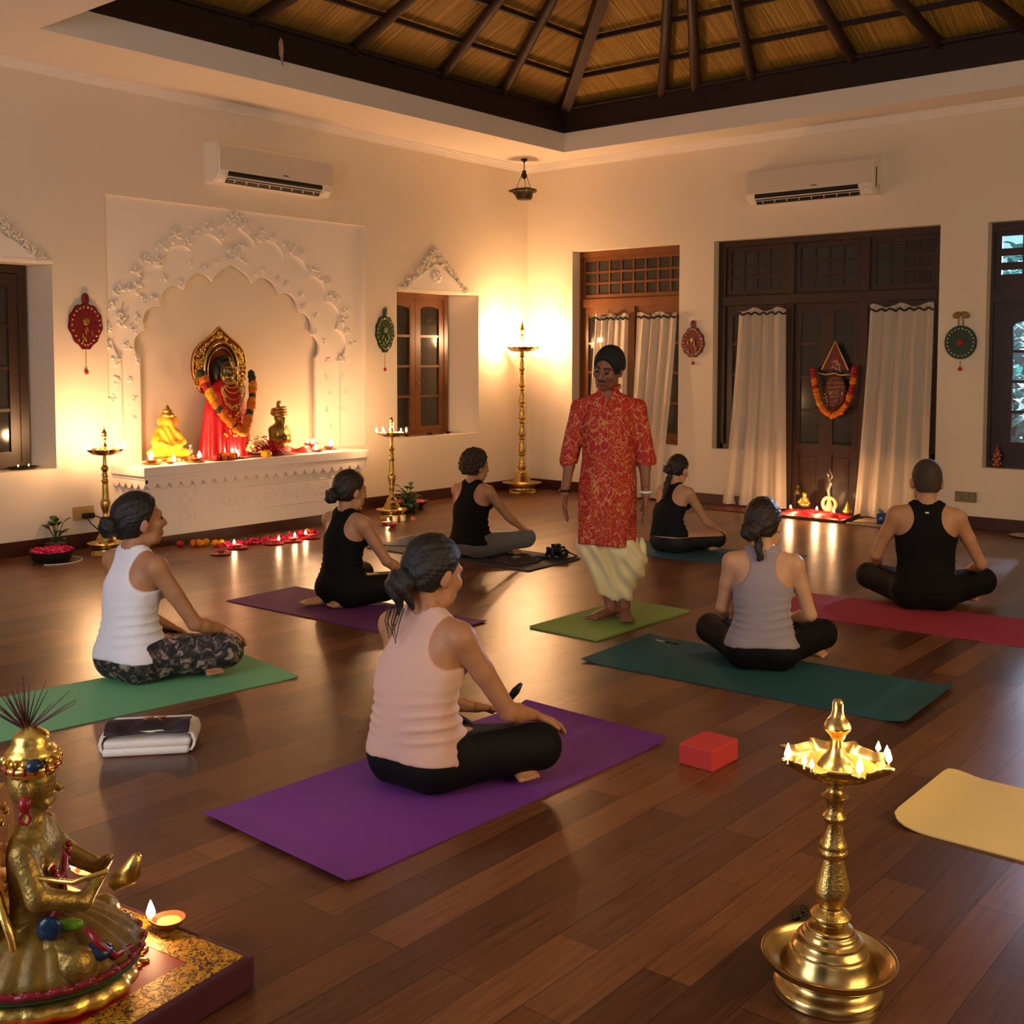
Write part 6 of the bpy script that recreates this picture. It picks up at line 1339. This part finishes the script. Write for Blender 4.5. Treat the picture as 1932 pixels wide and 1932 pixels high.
ymat('plum yoga mat under the person sitting on folded feet', -6.21, -3.58, 1.74, .60, R(-88), rubber('plum_rubber', '#6a3068', '#5e2a5e'), curl=(.0, .006))
ymat('crimson yoga mat running off to the right under the buzz-cut person', -4.10, -6.50, 1.85, .70, R(-86), rubber('crimson_rubber', '#a8384e', '#963046'), th=.007)
ymat('blue yoga mat under the person with long ponytail', -2.92, -4.12, 1.75, .66, R(-86), rubber('blue_rubber', '#2f5f74', '#295468'), curl=(0, .02))
ymat('dark marbled mat under the curly-haired person', -4.12, -2.73, 1.72, .70, R(-88), M('marbled_dark_rubber', '#2a2a2c', .7, var=(7, .5), c2='#4a4a4c', bump=(200, .3, .0015)), th=.012)
ymat('pale yellow yoga mat with rounded corner cut by the right edge', -6.95, -8.36, 1.76, .64, R(-90), rubber('yellow_rubber', '#e8ca86', '#deC07a'), corner=.07, curl=(.03, 0))
# pale wordmark on the teal mat corner
bm = BM(); 
for k in range(7): box(bm, -5.625, -5.603 + .01 * (k % 2), -5.50 - .022 * k, -5.484 - .022 * k, .0275 - .0012 * k, .028 - .0012 * k)
o = obj('mat_logo', bm, M('pale_print', '#b8c4bc', .6)); tm = [q for q in bpy.data.objects if q.name.startswith('yoga_mat') and 'teal' in q['label']][0]
for w in o.data.vertices:
    pass
bpy.context.view_layer.update(); inv = tm.matrix_basis.inverted()
for w in o.data.vertices: w.co = inv @ w.co
for w in o.data.vertices:
    d = .86 + w.co.x; w.co.z = .0066 + (.01 * (1 - d / .14) ** 2 if d < .14 else 0) + (w.co.z > .0266) * .0004
o.parent = tm; 
# block
bm = BM(); box(bm, -.1, .1, -.078, .078, 0, .085, .008, 3); o = obj('yoga_block', bm, M('coral_foam', '#c93a34', .8, bump=(350, .5, .002)), loc=(-7.12, -6.69, 0)); o.rotation_euler = (0, 0, R(-1)); tag(o, 'coral red foam yoga block on the floor beside the front purple mat', 'block')
# folded towel with scarf
tw = thing('folded_towel', 'thick folded white towel on the floor before the bright green mat', 'towel', (-8.46, -4.84, 0), R(-41))
MT['terry'] = M('white_terry', '#e6dfd4', .9, sheen=.4, bump=(240, .8, .004))
bm = BM(); lp = [(.15, .002), (-.15, .002)]
out = [(-.15 - .048 * math.sin(a), .05 - .048 * math.cos(a)) for a in np.linspace(0, PI, 12)]
layers = [(.0, .05), (.048, .05)]
def slab(bm, x0, x1, y0, y1, z0, z1): box(bm, x0, x1, y0, y1, z0, z1, min(.016, (z1 - z0) * .45), 3)
slab(bm, -.175, .165, -.10, .10, .001, .034); obj('lower_fold', bm, MT['terry'], tw, smooth=True)
bm = BM(); slab(bm, -.17, .17, -.098, .10, .032, .064); obj('middle_fold', bm, MT['terry'], tw, smooth=True)
bm = BM(); prof = [(-.172, .012), (-.186, .03), (-.19, .055), (-.18, .085), (-.15, .10), (.15, .10), (.182, .085), (.192, .055), (.188, .03), (.176, .012)]
inn = [(x * .94, z * .93 + .001) for x, z in prof]; lp = prof + inn[::-1]; prism(bm, lp, -.09, .105, 'y'); obj('outer_wrap', bm, MT['terry'], tw, auto=50)
sc = BM(); n = 40
for i in range(n): pass
Vs, Fs = [], []
for i in range(41):
    for j in range(9):
        u, v = i / 40, j / 8; x = -.165 + .33 * u; y = -.07 - .035 * math.sin(v * PI / 2 * 1.2) * (.8 + .3 * math.sin(u * 9)); z = .113 + .010 * math.sin(u * 14 + v * 2) * math.sin(v * PI) - .045 * max(0, v - .45) ** 1.2
        Vs.append((x, y + .09 * (1 - v), z))
Fs = [(i * 9 + j, (i + 1) * 9 + j, (i + 1) * 9 + j + 1, i * 9 + j + 1) for i in range(40) for j in range(8)]
o = pyobj('dark_scarf', Vs, Fs, M('dark_plum_scarf', '#1c1018', .6, var=(6, .25), c2='#2e1c26', bump=(40, .6, .008)), None, True); md = o.modifiers.new('t', 'SOLIDIFY'); md.thickness = .006; o.location = tw.location; o.rotation_euler = tw.rotation_euler; tag(o, 'crumpled dark scarf with orange streaks lying on the folded towel', 'scarf')
bm = BM()
for k in (0, 1): tube(bm, [(.0 + .05 * k, -.015, .117), (-.022 + .05 * k, .005, .121), (.012 + .05 * k, .03, .121)], [.002, .006, .002], 6)
obj('orange_motif', bm, M('orange_print', '#b8622c', .6), o)
# things on the dark mat
cloth('folded_shawl', 'rumpled grey and white shawl on the left end of the dark mat', -4.02, -2.12, .014, .26, .24, .07, 'shawl', 21, fold=5) if MT.setdefault('shawl', M('grey_shawl', '#5c5c60', .8, var=(5, .4), c2='#a8a49e')) else 0
cloth('shoulder_strap_pile', 'dark tangle of cloth and straps on the dark mat beside the grey knee', -4.14, -3.28, .014, .24, .16, .04, 'dcloth', 22, fold=7) if MT.setdefault('dcloth', M('dark_cloth', '#1c181a', .7, var=(9, .4), c2='#3c3434')) else 0
bm = BM(); rg = random.Random(6)
for k in range(5):
    y0 = -3.18 - .04 * k; tube(bm, [(-4.34 + .06 * k, y0, .02), (-4.2 + .03 * k, y0 - .08, .03 + .02 * rg.random()), (-4.06, y0 - .10 + .03 * k, .045), (-3.92 + .02 * k, y0 - .18, .022)], .005, 6)
tag(obj('grey_cord', bm, M('grey_strap', '#8a8682', .6)), 'pale grey cords looped over the dark cloth on the dark mat', 'cord')
cm = thing('camera', 'black camera with lens lying on the front end of the dark mat', 'camera', (-3.86, -3.42, .0125), R(-20))
bm = BM(); box(bm, -.075, .075, -.035, .035, 0, .09, .014, 3); box(bm, -.03, .035, -.03, .03, .085, .115, .012, 2); box(bm, -.075, -.045, -.055, -.02, .005, .085, .012, 2); obj('body', bm, MT['black'], cm, auto=40)
bm = BM(); 
lathe(bm, [(0, 0), (.036, 0), (.038, .03), (.035, .06), (.038, .065), (.038, .085), (.03, .085), (0, .075)], 28); bmesh.ops.transform(bm, matrix=Matrix.Translation((.01, -.03, .045)) @ Matrix.Rotation(R(90), 4, 'X'), verts=bm.verts); obj('lens', bm, MT['black'], cm, auto=40)
bm = BM(); lathe(bm, [(0, 0), (.028, 0), (.026, .004), (0, .008)], 20); bmesh.ops.transform(bm, matrix=Matrix.Translation((.01, -.107, .045)) @ Matrix.Rotation(R(90), 4, 'X'), verts=bm.verts); obj('lens_glass', bm, M('lens_glass', '#2a2630', .05, spec=1), cm, smooth=True)
bm = BM(); tube(bm, [(-.078, 0, .07), (-.12, -.03, .03), (-.10, -.10, .012), (.02, -.16, .01), (.14, -.10, .012), (.12, -.02, .03), (.078, 0, .07)], .007, 6); obj('strap', bm, MT['black'], cm, smooth=True)
# small dark cluster on the floor behind the foreground lamp
bm = BM(); rg = random.Random(12)
for k in range(10): ball(bm, (rg.uniform(-.035, .035), rg.uniform(-.03, .03), .010 + .016 * rg.random()), rg.uniform(.008, .013), 8, 6)
tag(obj('bead_cluster', bm, MT['bronze'], smooth=True, loc=(-8.06, -7.55, 0)), 'small dark clump lying on the floor behind the foreground brass lamp', 'beads', kind='stuff')
# ------------------------------------------------------------------ foreground platform, idol and lamps
PC = Vector((-9.705, -6.22, 0))
pf = thing('low_platform', 'low square platform covered in crimson velvet with gold brocade border', 'platform', (-9.76, -6.255, 0), R(7))
def brocade():
    m, nt, b = nt_new('gold_brocade'); L = nt.links.new; tc = N(nt, 'ShaderNodeTexCoord'); nz = N(nt, 'ShaderNodeTexNoise', i_Scale=34.0, i_Detail=2.0, i_Distortion=1.8); L(tc.outputs['Object'], nz.inputs['Vector'])
    r = ramp(nt, [(.46, lin('#d9a632')), (.50, lin('#3a2208')), (.54, lin('#2c1a08')), (.58, lin('#c9962a'))]); L(nz.outputs['Fac'], r.inputs[0]); L(r.outputs[0], b.inputs['Base Color']); b.inputs['Roughness'].default_value = .45; b.inputs['Metallic'].default_value = .35
    bp = N(nt, 'ShaderNodeBump', i_Strength=.5, i_Distance=.004); L(nz.outputs['Fac'], bp.inputs['Height']); L(bp.outputs[0], b.inputs['Normal']); return m
MT['brocade'] = brocade()
bm = BM(); box(bm, -.42, .42, -.42, .42, .001, .083, .008, 2); obj('velvet_box', bm, M('dark_velvet', '#4a0a1c', .85, sheen=.05), pf)
bm = BM(); box(bm, -.30, .30, -.30, .30, .080, .0845); obj('red_field', bm, M('red_satin', '#a80f20', .5, bump=(10, .3, .01)), pf)
bm = BM(); holed(bm, [(-.40, -.40), (.40, -.40), (.40, .40), (-.40, .40)], [[(-.30, -.30), (-.30, .30), (.30, .30), (.30, -.30)]], .080, .0855, 'z'); obj('gold_border', bm, MT['brocade'], pf)
bm = BM(); rg = random.Random(2)
for k in range(14): ball(bm, (.235 + rg.uniform(-.05, .05), -.17 + rg.uniform(-.05, .05), .088), (rg.uniform(.012, .03), rg.uniform(.008, .014), .006), 8, 5, Matrix.Rotation(rg.uniform(0, 3), 4, 'Z'))
obj('gold_motif', bm, MT['gold'], pf, smooth=True)
ZF = .0865
diya('clay lamp with tall flame on the right border of the velvet platform', (-9.355, -6.335, ZF), R(130), 1.05, .05, power=1.3, fr=.0105)
diya('clay lamp with two flames on the far border of the velvet platform behind idol', (-9.335, -5.905, ZF), R(130), 1.05, .05, power=1.3, fr=.0105)
# idol: gilded seated figure facing right
ID = (-9.735, -6.365, ZF)
idl = thing('gilded_idol', 'large gilded seated idol with feather crest cut by the left edge', 'statue', ID, R(-132))        # local +y faces to the right of the picture
bm = BM(); 
def wl(a, r, z): return 1 + (.045 * abs(math.sin(a * 9)) if r > .1 else 0)
lathe(bm, smoothprof([(0, .0), (.15, .0), (.185, .012), (.195, .03), (.18, .05), (.15, .058), (0, .06)], 3), 108, wob=wl, sx=.85, sy=1.15); obj('lotus_base', bm, MT['gold'], idl, auto=60)
bm = BM(); lathe(bm, smoothprof([(0, .055), (.16, .055), (.20, .068), (.205, .082), (.16, .092), (0, .095)], 3), 40, sx=.85, sy=1.15); obj('green_cushion', bm, M('green_velvet', '#0f4a2a', .7, sheen=.05), idl, smooth=True)
IL = S().cone((.05, .0, .15), (.13, .12, .13), .055, .04, .03).cone((-.05, 0, .15), (-.13, .12, .13), .055, .04, .03).cone((.13, .12, .13), (-.03, .19, .12), .04, .028, .02).cone((-.13, .12, .13), (.03, .15, .12), .04, .028, .02).ell((0, 0, .15), (.11, .09, .06), .03)
sdf_obj('crossed_legs', lambda P: IL(P) + .003 * np.sin(P[:, 0] * 70 + P[:, 1] * 50), (-.22, -.14, .07), (.22, .26, .25), .006, MT['goldfig'], idl)
IT = S().fn(stack_fn([(.14, .085, .07, 0, 0), (.22, .065, .055, .0, 0), (.30, .078, .058, 0, 0), (.37, .095, .055, 0, 0), (.41, .06, .04, 0, 0), (.43, .03, .03, 0, 0)]), .0).ell((0, .045, .22), (.05, .03, .05), .02)
for q in (-1, 1): IT.chain([(q * .09, 0, .38), (q * .125, .04, .29), (q * .09, .13, .26)], [.03, .026, .02], .02); IT.chain([(q * .09, .13, .26), (q * .05, .16, .30)], [.02, .012], .01)
IT.cone((0, 0, .42), (0, .005, .47), .028, .026, .02)
sdf_obj('torso', IT, (-.2, -.12, .12), (.2, .24, .52), .005, MT['goldfig'], idl)
IH = S().ell((0, .0, .515), (.05, .055, .06), .02).cone((0, .05, .515), (0, .062, .50), .008, .01, .01).cone((-.02, .035, .47), (.02, .035, .47), .014, .014, .015).ell((.052, -.005, .51), (.01, .016, .028), .006).ell((-.052, -.005, .51), (.01, .016, .028), .006)
sdf_obj('head', IH, (-.1, -.1, .42), (.1, .12, .6), .0042, MT['goldfig'], idl)
bm = BM(); Vl = []
for j in range(7):
    Vl.append([bm.verts.new(((.05 + .025 * j) * math.cos(a) * (1 + .03 * math.sin(a * 22) * j / 6), .02 + (.05 + .025 * j) * 1.1 * math.sin(a) * (1 + .03 * math.sin(a * 22) * j / 6), .205 - .0022 * j * j - .004 * j + .005 * math.sin(a * 22) * j / 6)) for a in np.linspace(-.9, PI + .5, 70)])
for A, B in zip(Vl[:-1], Vl[1:]):
    for k in range(69): bm.faces.new((A[k], A[k + 1], B[k + 1], B[k]))
hem_ = [v.co.copy() for v in Vl[-1]]
o = obj('ochre_cloth', bm, M('ochre_silk', '#8a6a14', .5, .25, var=(20, .5), c2='#5a4410', bump=(60, .4, .005)), idl, smooth=True); md = o.modifiers.new('t', 'SOLIDIFY'); md.thickness = .005
bm = BM(); tube(bm, hem_, .009, 8); 
for k in range(0, 70, 2): ball(bm, hem_[k] + Vector((0, 0, .004)), .0085, 7, 5)
obj('beaded_hem', bm, M('red_bead_hem', '#7a1420', .35), o, smooth=True)
MT['gemred'] = M('red_enamel', '#8c1420', .3); MT['gemblue'] = M('blue_enamel', '#12304a', .25); MT['gemgreen'] = M('lime_enamel', '#6a9a1a', .3)
bm = BM(); lathe(bm, smoothprof([(.055, .54), (.062, .555), (.055, .575), (.06, .59), (.045, .61), (.04, .63), (.02, .645), (0, .655)], 3), 28); tube(bm, [(.058 * math.cos(a), .058 * math.sin(a), .56) for a in np.linspace(0, 2 * PI, 24)[:-1]], .009, 6, closed=True)
for k in range(14): a = k * 2 * PI / 14; ball(bm, (.06 * math.cos(a), .06 * math.sin(a), .578), .01, 8, 6)
obj('crown', bm, MT['gold'], idl, smooth=True)
bm = BM(); rg = random.Random(8)
for k in range(34):
    a = rg.uniform(-1.1, 1.1); b = rg.uniform(-.6, .6); d = Vector((math.sin(b) * .6, math.sin(a), abs(math.cos(a)))).normalized(); p = Vector((0, -.01, .64)); tube(bm, [p, p + d * .06, p + d * rg.uniform(.09, .14)], [.0022, .0016, .0007], 5)
obj('feather_crest', bm, M('peacock_quill', '#2c2a1c', .5, var=(30, .5), c2='#6a2420'), idl)
for q in (-1, 1):
    bm = BM(); lathe(bm, [(0, -.0), (.012, -.004), (.016, -.02), (.008, -.035), (0, -.04)], 12, loc=(q * .066, 0, .505)); tube(bm, [(q * .066, .012 * math.cos(a), .455 + .014 * math.sin(a)) for a in np.linspace(0, 2 * PI, 14)[:-1]],   .004, 6, closed=True); obj('earring', bm, MT['gemred'], idl, smooth=True)
bm = BM()
for k in range(16): a = k * 2 * PI / 16; ball(bm, (.062 * math.cos(a), .062 * math.sin(a), .56), (.007, .007, .009), 6, 5)
for k in range(11): a = -1.2 + k * .24; ball(bm, (.075 * math.sin(a), .062, .36 - .075 * math.cos(a)), .009, 8, 6)
tube(bm, [(.10, .14, .20), (.12, .17, .17), (.10, .20, .13), (.02, .225, .11), (-.08, .21, .11)], .009, 6); tube(bm, [(-.1, -.03, .40), (-.04, .06, .31), (.04, .072, .24), (.09, .03, .18)], .009, 6)
obj('red_edging', bm, MT['gemred'], idl, smooth=True)
bm = BM(); ball(bm, (.055, .02, .575), (.022, .022, .016), 10, 7); ball(bm, (-.05, .03, .575), (.018, .018, .014), 10, 7); ball(bm, (.10, .16, .145), (.035, .04, .02), 10, 7); ball(bm, (.11, .06, .21), (.012, .03, .03), 10, 7); obj('blue_pattern', bm, MT['gemblue'], idl, smooth=True)
bm = BM(); ball(bm, (.085, .10, .205), (.014, .03, .014), 10, 7); obj('green_inlay', bm, MT['gemgreen'], idl, smooth=True)
bm = BM(); prism(bm, [(-.10, .10), (-.12, .25), (-.11, .42), (-.05, .50), (.05, .50), (.11, .42), (.12, .25), (.10, .10)], -.10, -.075, 'y')
for k in range(70): ball(bm, (rg.uniform(-.11, .11), -.074 if k % 2 else -.101, rg.uniform(.12, .47)), (rg.uniform(.006, .014), .006, rg.uniform(.006, .014)), 6, 5)
obj('back_plate', bm, MT['gold'], idl, auto=40)
bm = BM(); tube(bm, [(.10, -.06, .30), (.125, -.02, .2), (.13, .0, .06)], [.012, .010, .006], 8); tube(bm, [(.12, .02, .34), (.14, .12, .33), (.16, .2, .36)], .006, 6); tube(bm, [(.09, .20, .30), (.11, .24, .33), (.13, .26, .38)], [.02, .026, .01], 8)
obj('gold_sash', bm, MT['gold'], idl, smooth=True)
bm = BM(); tube(bm, [(0, .0, .003), (.03, .03, .003), (.045, .07, .004), (.04, .10, .008)], .004, 6); tag(obj('white_wire', bm, MT['white'], loc=(-9.53, -6.66, 0)), 'short white wire on the floor before the velvet platform', 'wire')
